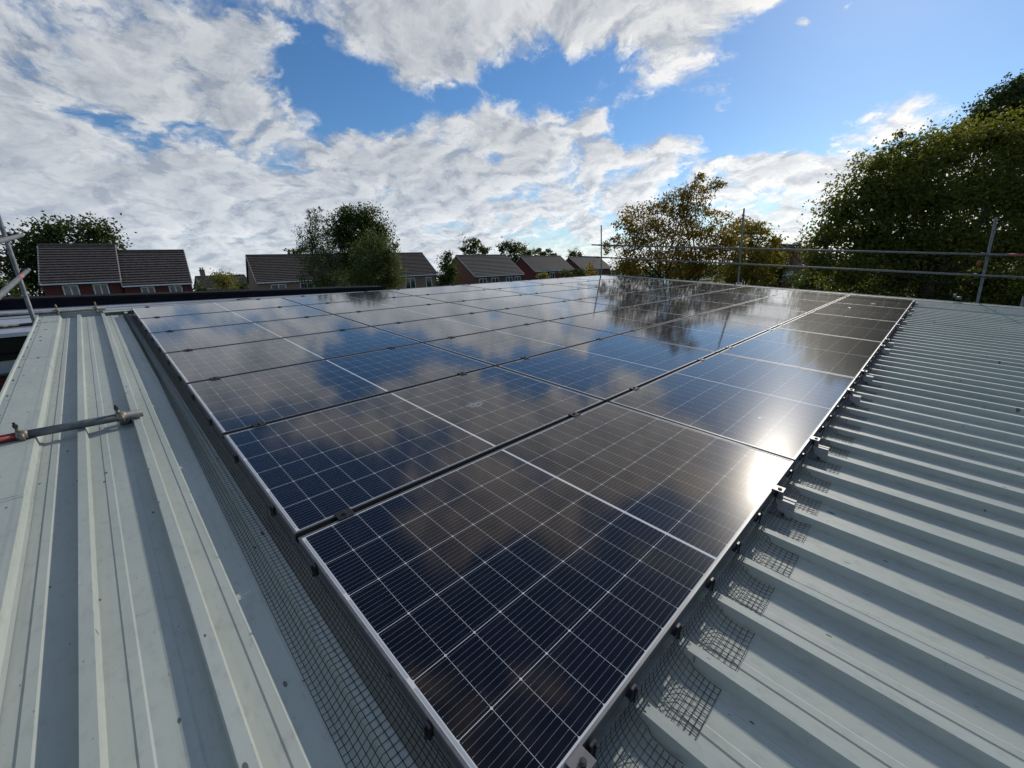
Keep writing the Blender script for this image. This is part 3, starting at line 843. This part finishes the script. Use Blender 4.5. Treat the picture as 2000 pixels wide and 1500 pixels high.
# ---------------------------------------------------------------- lower wing beyond the top end
def wing():
    r = empty('lower_wing', (-3, 10.5, 0))
    tag(r, 'lower wing with pale sheet roof and black parapet beyond the top of the roof', 'building')
    L = Vector((-3, 10.5, 0))
    def P(u, v, n): return RP(u, v, n) - L
    ua, ub = -9.0, 5.62
    def pt(u): return -.09 - (u + 1.52) * .0268                     # parapet top falls gently to the right
    mb = MB(); bot = lambda u: -.25 - (u + 1.5) * .0157
    # pale roof sheet with low seams
    us = np.linspace(ua, ub, 40)
    for a, b in zip(us[:-1], us[1:]):
        def q(u): return [P(u, 9.22, -.385), P(u, 9.9, -.335 - (u + 1.5) * .004), P(u, 11.0, bot(u))]
        A, B = q(a), q(b)
        mb.add(A + B, [(0, 3, 4, 1), (1, 4, 5, 2)])
    mb.build('roof_sheet', M_PALE, r)
    mb = MB()
    for vv_, k in ((9.55, 0), (10.25, 1), (10.7, 1)):
        t = (vv_ - 9.22) / 1.78
        n0 = lambda u: -.385 + (bot(u) + .385) * t + .012
        mb.add([P(ua, vv_ - .02, n0(ua)), P(ub, vv_ - .02, n0(ub)), P(ub, vv_, n0(ub) + .018), P(ua, vv_, n0(ua) + .018), P(ub, vv_ + .02, n0(ub)), P(ua, vv_ + .02, n0(ua))],
               [(0, 1, 2, 3), (3, 2, 4, 5)])
    mb.build('roof_seam', M_PALE, r)
    mb = MB()
    mb.add([P(ua, 11.0, pt(ua)), P(ub, 11.0, pt(ub)), P(ub, 11.0, bot(ub) - .1), P(ua, 11.0, bot(ua) - .1),
            P(ua, 11.3, pt(ua)), P(ub, 11.3, pt(ub)), P(ub, 11.3, bot(ub) - .6), P(ua, 11.3, bot(ua) - .6)],
           [(0, 3, 2, 1), (0, 1, 5, 4), (4, 5, 6, 7), (1, 2, 6, 5), (0, 4, 7, 3)])
    mb.build('parapet', M_FELT, r)
    mb = MB(); mb.add([P(ua, 10.97, pt(ua)), P(ub, 10.97, pt(ub)), P(ub, 10.97, pt(ub) + .03), P(ua, 10.97, pt(ua) + .03), P(ub, 11.33, pt(ub) + .03), P(ua, 11.33, pt(ua) + .03), P(ua, 10.97, pt(ua) - .02), P(ub, 10.97, pt(ub) - .02)],
                      [(0, 1, 2, 3), (3, 2, 4, 5), (6, 7, 1, 0)]); mb.build('coping', M_FELT, r)
    # front wall: fascia, window band, sill, brick
    za = RP(0, 9.25, -.385).z
    y = RP(0, 9.25, -.385).y
    mb = MB(); mb.box((ua - L.x, y - .03 - L.y, za - .06), (-.99 - L.x, y + .02 - L.y, za - .004)); mb.build('fascia', M_UPVC, r)
    mb = MB()
    for k in range(4):
        x1 = -1.06 - k * 1.85
        mb.box((x1 - 1.75 - L.x, y - L.y, za - .40), (x1 - L.x, y + .02 - L.y, za - .075))
    wn = mb.build('window', M_DKGLASS, r)
    mb = MB()
    for k in range(4):
        x1 = -1.06 - k * 1.85
        mb.box((x1 + .002 - L.x, y - .02 - L.y, za - .41), (x1 + .05 - L.x, y + .03 - L.y, za - .062)); mb.box((x1 - 1.80 - L.x, y - .02 - L.y, za - .41), (x1 - 1.752 - L.x, y + .03 - L.y, za - .062))
    mb.build('window_frame', M_UPVC, r)
    mb = MB(); mb.box((ua - L.x, y - .10 - L.y, za - .60), (-.99 - L.x, y + .03 - L.y, za - .41)); mb.build('sill', M_PALE, r)
    mb = MB(); mb.box((ua - L.x, y - L.y, 0), (ub - L.x, y + .2 - L.y, za - .60)); mb.build('wall', M_BRED, r)


wing()


# ---------------------------------------------------------------- houses
def house(name, label, x0, y0, ze, length, depth, rise, wall_m, tile_m, wins, gable_over=.18, chimney=None, group=None, verge_m=None, yaw=0.0):
    """front-left eaves corner at (x0, y0), eaves level ze; ridge along X; wins = [(offset, width, panes, drop, height)]"""
    L = Vector((x0, y0, 0)); r = empty(name, L, (0, 0, rad(-yaw)))
    tag(r, label, 'house', group)
    run = depth / 2; sl = math.hypot(run, rise); ny = 22
    # walls: pentagon prism
    ov = .28                                       # eaves overhang
    mb = MB(); yb = depth; zc = ze + .05
    zr = zc + (run - ov) * rise / run
    mb.add([(0, ov, 0), (length, ov, 0), (length, yb - ov, 0), (0, yb - ov, 0), (0, ov, zc), (length, ov, zc), (length, yb - ov, zc), (0, yb - ov, zc), (0, run, zr), (length, run, zr)],
           [(0, 1, 5, 4), (2, 3, 7, 6), (1, 2, 6, 9, 5), (3, 0, 4, 8, 7)])
    mb.build('wall', wall_m, r)
    # tiled roof with stepped courses on both slopes
    mb = MB(); n = max(9, int(sl / .29)); tx = gable_over
    for side in (0, 1):
        for k in range(n):
            for (xa, xb) in ((-tx, length + tx),):
                def q(t, up):
                    yy = t * run; zz = ze + t * rise
                    if side: yy = depth - yy
                    return yy, zz + up
                ya, za_ = q(k / n, .095); yb_, zb_ = q(min(1, (k + 1.22) / n), .0); yc, zc_ = q((k + .22) / n, .0)
                vs = [(xa, yc, zc_), (xb, yc, zc_), (xb, ya, za_), (xa, ya, za_), (xb, yb_, zb_), (xa, yb_, zb_)]
                mb.add(vs, [(0, 1, 2, 3), (3, 2, 4, 5)] if not side else [(1, 0, 3, 2), (2, 3, 5, 4)])
    rf = mb.build('roof', tile_m, r)
    mb = MB(); mb.tube([(-tx, run, ze + rise + .02), (length + tx, run, ze + rise + .02)], .10, 8); mb.build('ridge_tiles', tile_m, rf)
    for xe in (-tx - .02, length + tx - .03):      # dry-verge caps, one per course
        mb = MB()
        for side in (0, 1):
            for k in range(n):
                t0, t1 = k / n, (k + 1.0) / n
                y_0, y_1 = t0 * run, t1 * run
                if side: y_0, y_1 = depth - y_0, depth - y_1
                z_0, z_1 = ze + t0 * rise, ze + t1 * rise
                mb.add([(xe, y_0, z_0 - .06), (xe, y_1, z_1 - .06), (xe, y_1, z_1 + .05), (xe, y_0, z_0 + .07), (xe + .06, y_0, z_0 - .06), (xe + .06, y_1, z_1 - .06), (xe + .06, y_1, z_1 + .05), (xe + .06, y_0, z_0 + .07)],
                       [(0, 1, 2, 3), (7, 6, 5, 4), (3, 2, 6, 7), (0, 3, 7, 4), (1, 0, 4, 5)])
        mb.build('verge', verge_m or M_VERGE, rf)
    mb = MB(); mb.box((-.05, -.07, ze - .10), (length + .05, .03, ze + .005)); mb.box((-.02, .03, ze - .08), (length + .02, ov, ze - .05)); mb.build('gutter', M_UPVC, r)
    mb = MB(); mb.tube([(length - .12, ov - .05, 0), (length - .12, ov - .05, ze - .09)], .035, 8); mb.build('downpipe', M_BLACK, r)
    for (off, w, panes, drop, h) in wins:
        z1 = ze - drop; z0 = z1 - h; yf = ov
        mb = MB(); fr = .07
        mb.box((off, yf - .03, z0), (off + w, yf + .02, z0 + fr)); mb.box((off, yf - .03, z1 - fr), (off + w, yf + .02, z1))
        for k in range(panes + 1):
            xx = off + (w - fr) * k / panes
            mb.box((xx, yf - .031, z0 + fr), (xx + fr, yf + .021, z1 - fr))
        wf = mb.build('window', M_UPVC, r)
        for k in range(panes):
            a = off + (w - fr) * k / panes + fr; b = off + (w - fr) * (k + 1) / panes
            mb = MB(); mb.box((a + .001, yf - .012, z0 + fr + .001), (b - .001, yf + .01, z1 - fr - .001)); mb.build('pane', M_WINGLASS, wf)
        mb = MB(); mb.box((off - .06, yf - .07, z0 - .06), (off + w + .06, yf + .01, z0 - .002)); mb.build('sill', M_UPVC, wf)
    # ground-floor door and window, in case one looks down past the roof
    mb = MB(); mb.box((.5, ov - .03, 0), (1.4, ov + .02, 2.05)); mb.build('door', M_UPVC, r)
    mb = MB(); mb.box((length - 2.0, ov - .03, .9), (length - .6, ov + .02, 2.1)); wf = mb.build('window', M_UPVC, r)
    mb = MB(); mb.box((length - 1.92, ov - .036, .98), (length - .68, ov - .031, 2.02)); mb.build('pane', M_WINGLASS, wf)
    if chimney is not None:
        mb = MB(); mb.box((chimney - .3, run - .3, ze + rise - .3), (chimney + .3, run + .3, ze + rise + .9)); mb.box((chimney - .36, run - .36, ze + rise + .9), (chimney + .36, run + .36, ze + rise + 1.0)); ch = mb.build('chimney', wall_m, rf)
        mb = MB()
        for s in (-.14, .14): mb.tube([(chimney + s, run, ze + rise + 1.0), (chimney + s, run, ze + rise + 1.35)], [.11, .09], 8)
        mb.build('chimney_pot', M_BORANGE, ch)
    return r


def houses():
    def place(px, py, Z): return at(px, py, Z)
    # terrace at the left: two stepped brick semis
    p = place(79, 555, 30.0)
    house('terraced_house', 'red brick house with brown tiled roof at far left, the taller of the stepped pair', p.x, p.y, p.z, 4.30, 6.4, 2.95, M_BRED, M_TILE,
          [(1.00, .86, 2, .16, 1.15), (2.65, .86, 2, .16, 1.15)], .06, group='stepped pair of red brick houses', yaw=7)
    p = place(240, 558.5, 32.6)
    house('terraced_house', 'red brick house with brown tiled roof, lower right-hand half of the stepped pair', p.x, p.y, p.z, 4.35, 6.4, 2.85, M_BRED, M_TILE,
          [(1.0, .86, 2, .14, 1.1), (2.78, .86, 2, .14, 1.1)], .06, group='stepped pair of red brick houses', yaw=7)
    # long brown terrace, partly behind the birches
    p = place(503, 552, 40.0)
    house('long_terrace', 'long brown brick terrace with tiled roof behind the pair of birch trees', p.x, p.y, p.z, 19.4, 7.6, 2.75, M_BBROWN, M_TILE,
          [(1.1, 1.35, 2, .25, 1.25), (3.75, 1.35, 2, .25, 1.25), (8.0, 1.35, 2, .25, 1.25), (11.5, 1.35, 2, .25, 1.25), (15.2, 1.3, 2, .3, 1.3), (17.9, .8, 1, .3, 1.3)], .12, yaw=7)
    p = place(929, 540, 52.0)
    house('semi_detached_house', 'orange brick house with its gable end towards us beside the conical shrub', p.x, p.y, p.z, 8.7, 7.0, 2.75, M_BORANGE, M_TILE2,
          [(.75, 1.3, 2, .3, 1.5), (2.9, 1.3, 2, .3, 1.5), (5.5, 1.2, 2, .3, 1.5), (7.2, 1.1, 2, .3, 1.5)], .15)
    p = place(1046, 530, 70.0)
    house('semi_detached_house', 'red brick house with grey brown roof just right of the orange brick one', p.x, p.y, p.z, 10.6, 6.4, 2.6, M_BRED, M_TILE2,
          [(1.0, 1.3, 2, .3, 1.3), (4.0, 1.3, 2, .3, 1.3), (8.0, 1.3, 2, .3, 1.3)], .15)
    p = place(1138, 526, 85.0)
    house('semi_detached_house', 'farthest red brick house, its roof half hidden behind the first guard rail post', p.x, p.y, p.z, 10.6, 6.8, 2.6, M_BRED, M_TILE2,
          [(1.0, 1.3, 2, .3, 1.3), (5.0, 1.3, 2, .3, 1.3)], .15)
    p = place(1557, 489, 60.0)
    house('hall_building', 'dark red brick building with pale gable edge above the rails near the big dark tree', p.x, p.y, p.z, 15.0, 6.5, 1.15, M_BRED, M_TILE2, [], .2, verge_m=M_VERGE)
    p = place(398, 564, 62.0)
    house('bungalow', 'small distant brick bungalow with a tall chimney between the two rows of houses', p.x, p.y, p.z, 6.4, 8.0, 1.9, M_BBROWN, M_TILE2, [(1.6, 1.6, 2, .2, 1.1)], .15, chimney=.9)


houses()


# ---------------------------------------------------------------- trees
def leaves_mesh(name, m, cl, parent, loc, seed, aspect=.55, droop=0.0, flat=0.35, core=True):
    """cl = [(centre, (rx, ry, rz), count, leaf size, tint lo, tint hi)], many leaf-sized quads in clumps"""
    rng = np.random.default_rng(seed)
    V = []; T = []
    for (c, rr, n, s, t0, t1) in cl:
        c = np.array(c); rr = np.array(rr)
        k = int(min(max(6, n // 34), 46))
        d = rng.normal(size=(k, 3)); d /= np.linalg.norm(d, axis=1)[:, None]
        rad_ = rng.uniform(.35, 1.0, size=(k, 1)) ** .5
        cc = d * rad_
        idx = rng.integers(0, k, n)
        w = .20 + .10 * rng.random((k, 1))
        if core:                                       # inner foliage, larger sprays of leaves deep in each lobe
            m_ = int(n * .22); q = rng.normal(size=(m_, 3)); q /= np.linalg.norm(q, axis=1)[:, None]
            pc = c + q * rr * (rng.random((m_, 1)) ** .5 * .62)
        else: m_ = 0
        p = cc[idx] + rng.normal(size=(n, 3)) * w[idx] * np.array([1, 1, .8])
        p = c + p * rr
        a = rng.normal(size=(n, 3)); a[:, 2] -= droop * 1.5; a /= np.linalg.norm(a, axis=1)[:, None]
        nn = rng.normal(size=(n, 3)); nn[:, 2] += flat * 2
        b = np.cross(nn, a); b /= np.linalg.norm(b, axis=1)[:, None] + 1e-9
        sz = s * rng.uniform(.6, 1.25, (n, 1))
        if m_:
            p[:m_] = pc; sz[:m_] *= 1.7
        A = a * sz * .5; B = b * sz * .5 * aspect
        nrm = np.cross(a, b) * sz * .10
        V.append(np.stack([p - A, p - B * 1.0 + nrm, p + A, p + B * 1.0 + nrm], 1).reshape(-1, 3))
        ct = rng.random(k)
        T.append(np.clip(t0 + (t1 - t0) * (.55 * ct[idx] + .45 * rng.random(n)), 0, 1))
    V = np.concatenate(V).astype(np.float32) - np.array(loc, dtype=np.float32); T = np.concatenate(T).astype(np.float32)
    nf = len(T); me = bpy.data.meshes.new(name)
    me.vertices.add(nf * 4); me.vertices.foreach_set('co', V.ravel())
    me.loops.add(nf * 4); me.loops.foreach_set('vertex_index', np.arange(nf * 4, dtype=np.int32))
    me.polygons.add(nf); me.polygons.foreach_set('loop_start', np.arange(0, nf * 4, 4, dtype=np.int32))
    a_ = me.attributes.new('tint', 'FLOAT', 'FACE'); a_.data.foreach_set('value', T)
    me.materials.append(m); me.update(calc_edges=True); me.validate()
    o = bpy.data.objects.new(name, me); COL.objects.link(o); o.parent = parent
    return o


def tree(name, label, cat, base, Z, blobs, leaf, lm, bark, trunk_r, seed, dens=1.0, aspect=.55, droop=0, tint=(0, 1), twigs=2, fork=.35, group=None, gz=0.0, core=True):
    """base = photo x of the trunk foot; blobs = [(px, py, rx, ry, dz)] lobes of the crown as seen, Z metres off"""
    rnd = random.Random(seed)
    b = at(base, 600, Z); foot = Vector((b.x, b.y, gz))
    r = empty(name, foot); tag(r, label, cat, group)
    cl = []; cents = []
    for q in blobs:
        px, py, rx, ry, dz = q[:5]; dm = q[5] if len(q) > 5 else 1.0
        t0, t1 = (q[6], q[7]) if len(q) > 7 else tint
        c = at(px, py, Z + dz); k = (Z + dz) / F
        R_ = (rx * k, min(rx, ry * 1.3) * k, ry * k)
        n = int(dens * dm * 12.0 * (rx * k) * (ry * k) / (leaf * leaf * aspect))
        cl.append(((c.x, c.y, c.z), R_, max(60, n), leaf, t0, t1)); cents.append((c, R_))
    # crown radii are given across the view: turn them to face the camera's bearing
    leaves_mesh('crown', lm, cl, r, foot, seed, aspect, droop, core=core)
    mb = MB()
    top = max(c.z for c, _ in cents); mid = sum((c for c, _ in cents), Vector()) / len(cents)
    zf = foot.z + (top - foot.z) * fork
    knee = Vector((foot.x + (mid.x - foot.x) * .3, foot.y + (mid.y - foot.y) * .3, zf))
    mb.tube([Vector((0, 0, -.1)), (knee - foot) * .5 + Vector((rnd.uniform(-.1, .1), rnd.uniform(-.1, .1), 0)), knee - foot], [trunk_r * 1.25, trunk_r, trunk_r * .85], 9)
    for c, R_ in cents:
        s = knee - foot; e = c - foot; h = (e - s)
        p1 = s + h * .4 + Vector((rnd.uniform(-1, 1), rnd.uniform(-1, 1), rnd.uniform(0, .8))) * h.length * .13
        p2 = s + h * .75 + Vector((rnd.uniform(-1, 1), rnd.uniform(-1, 1), .5)) * h.length * .06
        tip = e + Vector((0, 0, R_[2] * .45))
        mb.tube([s, p1, p2, tip], [trunk_r * .42, trunk_r * .24, trunk_r * .12, trunk_r * .03], 6)
        for k in range(twigs):
            a = p1.lerp(tip, rnd.uniform(.2, .8))
            g = Vector((rnd.uniform(-1, 1) * R_[0], rnd.uniform(-1, 1) * R_[1], rnd.uniform(-.2, 1) * R_[2])) * .85
            mb.tube([a, a + g * .5 + Vector((0, 0, .08)), a + g], [trunk_r * .11, trunk_r * .06, trunk_r * .02], 5)
    mb.build('trunk', bark, r, True)
    return r


def trees():
    # behind the left-hand houses
    tree('broadleaf_tree', 'tall dark tree standing behind the left end of the red brick pair', 'tree', 70, 42,
         [(85, 470, 50, 40, 0), (60, 500, 45, 45, 0), (45, 550, 40, 45, 0), (110, 450, 40, 28, 0), (20, 520, 28, 28, 0, .7), (95, 530, 50, 60, 1)], .34, L_DARK, M_BARK, .35, 1, 1.0)
    tree('broadleaf_tree', 'dark tree rising behind the middle of the red brick pair of houses', 'tree', 195, 44,
         [(182, 456, 44, 32, 0), (205, 466, 34, 30, 0), (160, 490, 45, 30, 0), (228, 488, 24, 20, 0, .8), (195, 510, 55, 40, 0)], .34, L_DARK, M_BARK, .32, 2, 1.0)
    tree('garden_shrub', 'pale leafy shrub low behind the scaffold upright at far left', 'shrub', 8, 26,
         [(8, 560, 26, 22, 0), (-20, 545, 30, 30, 0), (25, 580, 22, 12, 0)], .2, L_MID, M_BARK, .1, 3, .9)
    # small things between the two rows
    tree('weeping_tree', 'small pale yellow green tree beside the bungalow', 'tree', 440, 56,
         [(432, 546, 26, 16, 0), (442, 556, 24, 14, 0), (425, 540, 14, 9, 0)], .24, L_GREY, M_BARK, .14, 4, 1.0, droop=.6)
    tree('garden_shrub', 'small green shrub left of the long brown terrace', 'shrub', 470, 58,
         [(468, 560, 12, 10, 0), (480, 556, 8, 8, 0)], .25, L_MID, M_BARK, .1, 5)
    tree('garden_shrub', 'green shrub in front of the bungalow', 'shrub', 388, 52, [(388, 560, 12, 8, 0), (396, 566, 16, 6, 0)], .22, L_MID, M_BARK, .08, 6)
    tree('broadleaf_tree', 'tree top showing just above the ridge left of the birches', 'tree', 578, 60,
         [(572, 492, 16, 9, 0), (590, 488, 14, 11, 0), (580, 510, 26, 14, 0)], .34, L_MID, M_BARK, .2, 7)
    # the pair in front of the long terrace
    tree('birch_tree', 'slender weeping birch with thin pale foliage in front of the long terrace', 'tree', 645, 24,
         [(612, 422, 12, 16, 0, .55), (628, 446, 20, 22, 0, .6), (603, 462, 22, 26, 0, .5), (596, 470, 18, 24, 0, .4), (630, 480, 28, 32, 0, .7), (612, 505, 26, 30, 0, .6), (640, 520, 34, 36, 0, .9), (612, 548, 26, 22, 0, .7), (655, 555, 36, 26, 0), (622, 410, 6, 9, 0, .35), (602, 430, 8, 10, 0, .3)],
         .105, L_BIRCH, M_BIRCH, .12, 8, 1.25, aspect=.5, droop=.9, twigs=5, core=False)
    tree('broadleaf_tree', 'dense round dark green tree rising behind the weeping birch', 'tree', 705, 26,
         [(680, 430, 30, 24, 0), (712, 432, 36, 28, 0), (740, 455, 26, 26, 0), (668, 465, 30, 34, 0), (705, 475, 46, 36, 0), (735, 490, 28, 26, 0), (690, 520, 44, 36, 0), (672, 412, 10, 8, 0, .6)],
         .15, L_DARK, M_BARK, .2, 9, 2.0, twigs=4)
    tree('birch_tree', 'bushy yellowish green birch low to the right of the dense round tree', 'tree', 735, 22.5,
         [(735, 480, 28, 30, 0), (760, 505, 22, 26, 0), (730, 520, 36, 30, 0), (765, 540, 22, 26, 0), (700, 545, 34, 24, 0), (740, 556, 42, 18, 0), (770, 480, 8, 14, 0, .5), (705, 500, 20, 30, 0, .7)],
         .105, L_BIRCH, M_BIRCH, .12, 10, 1.7, aspect=.5, droop=.7, tint=(.3, 1.0), twigs=4)
    tree('conical_shrub', 'dark conical evergreen in front of the gap beside the orange brick gable', 'tree', 877, 44,
         [(875, 502, 14, 16, 0), (870, 520, 20, 16, 0), (884, 530, 18, 18, 0), (876, 546, 26, 14, 0), (866, 548, 16, 14, 0)], .22, L_DARK, M_BARK, .12, 11, 1.2, tint=(.1, .8))
    for i, (lab, bx, Z, bl) in enumerate([
        ('round tree standing behind the orange brick house roof', 928, 72, [(925, 482, 22, 18, 0), (945, 490, 16, 12, 0), (908, 488, 12, 10, 0), (930, 472, 12, 8, 0), (925, 505, 30, 14, 0)]),
        ('darker tree between the orange brick and the red brick house', 995, 80, [(990, 482, 18, 16, 0), (1005, 490, 18, 18, 0), (980, 490, 10, 10, 0), (1000, 508, 26, 16, 0)]),
        ('twin topped tree just right of the darker one', 1025, 84, [(1022, 486, 14, 14, 0), (1034, 494, 14, 10, 0), (1026, 505, 22, 12, 0)]),
        ('low spreading tree behind the ridge of the red brick house', 1062, 92, [(1060, 496, 22, 8, 0), (1080, 498, 16, 6, 0), (1052, 490, 10, 8, 0), (1072, 490, 8, 6, 0)]),
        ('small round tree behind the farthest house', 1120, 98, [(1118, 496, 14, 9, 0), (1132, 498, 10, 6, 0), (1120, 506, 20, 8, 0)]),
        ('distant tree left of the dark red brick building', 1572, 95, [(1558, 479, 14, 8, 0), (1580, 480, 10, 6, 0), (1568, 490, 30, 8, 0)])]):
        tree('broadleaf_tree', lab, 'tree', bx, Z, bl, .42, L_DARK if i % 2 else L_MID, M_BARK, .28, 20 + i, 1.1)
    for i, (lab, bx, Z, bl, lm) in enumerate([
        ('pale green garden shrub in front of the red brick house', 1066, 62, [(1063, 536, 12, 8, 0), (1058, 541, 12, 7, 0)], L_GREY),
        ('mid green garden shrub between the two farthest houses', 1104, 66, [(1102, 533, 12, 8, 0), (1112, 538, 12, 6, 0)], L_MID),
        ('dark garden shrub below the farthest house roof', 1128, 60, [(1128, 530, 12, 8, 0), (1140, 536, 14, 7, 0)], L_DARK),
        ('rusty garden shrub beside the first guard rail post', 1150, 40, [(1152, 522, 14, 14, 0, .5), (1158, 536, 16, 8, 0)], L_CHERRY)]):
        tree('garden_shrub', lab, 'shrub', bx, Z, bl, .26, lm, M_BARK, .08, 40 + i, .9)
    # the autumn cherry behind the far verge
    tree('cherry_tree', 'open branched cherry tree with rusty autumn leaves behind the guard rail', 'tree', 1305, 18,
         [(1365, 352, 16, 14, 0, .5), (1372, 372, 34, 20, 0, .5), (1345, 385, 34, 22, 0, .6), (1402, 365, 22, 14, 0, .4), (1320, 400, 34, 24, 0, .65), (1290, 420, 38, 24, 0, .7), (1360, 415, 40, 24, 0, .6),
          (1250, 430, 40, 26, 0, .6), (1215, 438, 24, 14, 0, .4), (1230, 465, 36, 20, 0, .7), (1275, 462, 44, 26, 0, .8), (1330, 455, 50, 28, 0, .75), (1400, 430, 34, 22, 0, .4), (1195, 485, 20, 16, 0, .5),
          (1400, 470, 46, 28, 0, .8), (1435, 450, 26, 22, 0, .5), (1425, 490, 34, 24, 0, .8), (1240, 505, 44, 20, 0, .8), (1310, 500, 60, 26, 0, .85), (1380, 505, 50, 24, 0, .9), (1340, 530, 60, 16, 0, 1), (1230, 528, 36, 12, 0, .9), (1200, 468, 16, 12, 0, .4)],
         .125, L_CHERRY, M_BARK, .16, 60, 1.8, aspect=.5, droop=.5, twigs=4, fork=.28, core=False)
    tree('maple_tree', 'yellow green autumn tree behind the second guard rail post', 'tree', 1450, 20,
         [(1470, 448, 34, 18, 0), (1450, 470, 34, 24, 0), (1490, 475, 30, 26, 0), (1465, 505, 44, 24, 0), (1500, 510, 28, 20, 0), (1440, 530, 50, 18, 0), (1490, 545, 40, 14, 0), (1420, 545, 40, 12, 0), (1445, 440, 14, 10, 0, .6)],
         .13, L_YELLOW, M_BARK, .15, 61, 1.8, aspect=.6, droop=.4, twigs=3, core=False)
    tree('conifer', 'dark narrow conifer between the yellow tree and the dark red building', 'tree', 1520, 34,
         [(1512, 470, 12, 14, 0), (1516, 495, 22, 18, 0), (1520, 520, 30, 20, 0), (1508, 545, 34, 18, 0), (1560, 548, 40, 12, 1)], .19, L_DARK, M_BARK, .16, 62, 1.3, tint=(0, .6))
    # big trees on the right
    tree('lime_tree', 'huge dark spreading tree filling the right side behind the guard rail', 'tree', 1810, 21,
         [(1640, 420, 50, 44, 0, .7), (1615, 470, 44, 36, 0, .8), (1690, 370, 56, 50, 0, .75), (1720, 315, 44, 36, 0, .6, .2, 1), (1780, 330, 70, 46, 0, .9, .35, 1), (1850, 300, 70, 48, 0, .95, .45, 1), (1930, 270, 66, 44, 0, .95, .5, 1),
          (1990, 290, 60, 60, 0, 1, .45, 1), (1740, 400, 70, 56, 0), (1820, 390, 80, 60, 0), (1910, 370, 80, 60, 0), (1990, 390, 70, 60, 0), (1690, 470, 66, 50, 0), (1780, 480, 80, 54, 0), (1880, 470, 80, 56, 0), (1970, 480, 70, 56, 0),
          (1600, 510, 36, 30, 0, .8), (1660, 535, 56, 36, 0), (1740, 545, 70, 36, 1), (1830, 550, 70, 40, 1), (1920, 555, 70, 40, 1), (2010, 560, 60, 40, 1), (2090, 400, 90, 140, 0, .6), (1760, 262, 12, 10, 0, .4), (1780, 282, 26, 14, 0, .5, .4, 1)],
         .165, L_OLIVE, M_BARK, .34, 63, 1.9, aspect=.62, tint=(0, .75), twigs=3, fork=.3)
    tree('lime_tree', 'taller dark tree behind the huge one, at the top right', 'tree', 2010, 27,
         [(1960, 195, 46, 26, 0, .8), (1920, 225, 40, 24, 0, .8), (1990, 180, 36, 28, 0, .8), (2040, 200, 60, 60, 0), (1985, 230, 60, 30, 0), (1870, 262, 30, 16, 0, .6), (1905, 250, 34, 18, 0), (2060, 300, 70, 80, 0), (1985, 160, 16, 12, 0, .5)],
         .19, L_DARK, M_BARK, .34, 64, 2.0, aspect=.6, tint=(0, .9), twigs=3)
    tree('laurel_bush', 'glossy dark bush low in front of the dark red building', 'shrub', 1610, 24,
         [(1600, 540, 36, 20, 0), (1640, 555, 50, 20, 0), (1570, 562, 26, 12, 0), (1690, 562, 50, 18, 0)], .15, L_DARK, M_BARK, .08, 65, 1.2, tint=(.1, .9))
    # dense understorey and far tree belt
    rng = random.Random(3); cl = []
    for i in range(26):
        t = i / 25; p = at(1560 + 620 * t, 560, 26 + 5 * math.sin(i)); cl.append(((p.x, p.y, 1.6), (2.2, 2.2, 2.0), 900, .2, 0, .5))
    o = leaves_mesh('undergrowth', L_DARK, cl, None, (0, 0, 0), 71, .6); tag(o, 'dark undergrowth below the big trees at right', 'undergrowth', kind='stuff')
    cl = []
    for i in range(70):
        az = rad(-12 + 118 * i / 69); d = 150 + rng.uniform(-15, 30)
        h = rng.uniform(5, 8)
        cl.append(((CW.x + d * math.cos(az), CW.y + d * math.sin(az), h * .45), (6.5, 6.5, h * .55), 420, .9, 0, .7))
    o = leaves_mesh('distant_trees', L_DARK, cl, None, (0, 0, 0), 72, .6); tag(o, 'far belt of trees closing the view behind the houses', 'treeline', kind='stuff')


trees()


def hoop():
    p = at(1537, 540, 36.0); L = Vector((p.x, p.y, 0)); d = (CW - p); az = math.atan2(d.y, d.x) + rad(38)
    r = empty('basketball_hoop', L, (0, 0, az))
    tag(r, 'white basketball backboard on a post in front of the dark red building', 'basketball hoop')
    z = p.z
    mb = MB(); mb.bbox((-.03, -.52, z - .45), (.03, .52, z + .45), .01); b = mb.build('backboard', M_UPVC, r)
    mb = MB()
    for (a0, a1, b0, b1) in ((-.26, .26, .02, .06), (-.26, .26, -.32, -.28), (-.26, -.22, -.28, .02), (.22, .26, -.28, .02)): mb.box((.031, a0, z + b0), (.036, a1, z + b1))
    mb.build('target_square', M_BLACK, b)
    mb = MB(); n = 20; mb.tube([(.3 + .22 * math.cos(2 * math.pi * k / n), .22 * math.sin(2 * math.pi * k / n), z - .33) for k in range(n + 1)], .014, 6, cap=False); mb.box((.036, -.08, z - .36), (.09, .08, z - .30)); mb.build('rim', M_RED, r)
    mb = MB(); mb.tube([(-.9, 0, 0), (-.9, 0, z - .4), (-.03, 0, z - .1)], .06, 8); mb.build('post', M_DKSTEEL, r)


hoop()


def extras():
    # small white lifting handle standing on the pale lower roof
    p = RP(1.72, 9.2, -.12)
    o = empty('roof_handle', p, (TILT, 0, 0)); tag(o, 'small pale metal handle on the lower roof just beyond the top panel edge', 'handle')
    mb = MB(); mb.tube([(-.12, 0, -.16), (-.12, 0, 0), (.12, 0, .012), (.12, 0, -.16)], .012, 8); mb.build('bar', M_ALU, o, True)
    # loose end of cable tie wire below the first joint on the left edge
    mb = MB(); pts = [(-.002, 1.50, -.036), (-.016, 1.42, -.05), (-.020, 1.32, -.058), (-.012, 1.22, -.05), (-.004, 1.17, -.030)]
    mb.tube([RP(*q) for q in pts], .0016, 6); o = mb.build('loose_wire', M_ALU); tag(o, 'thin loose wire looped under the panel frame on the left-hand edge', 'wire')


extras()
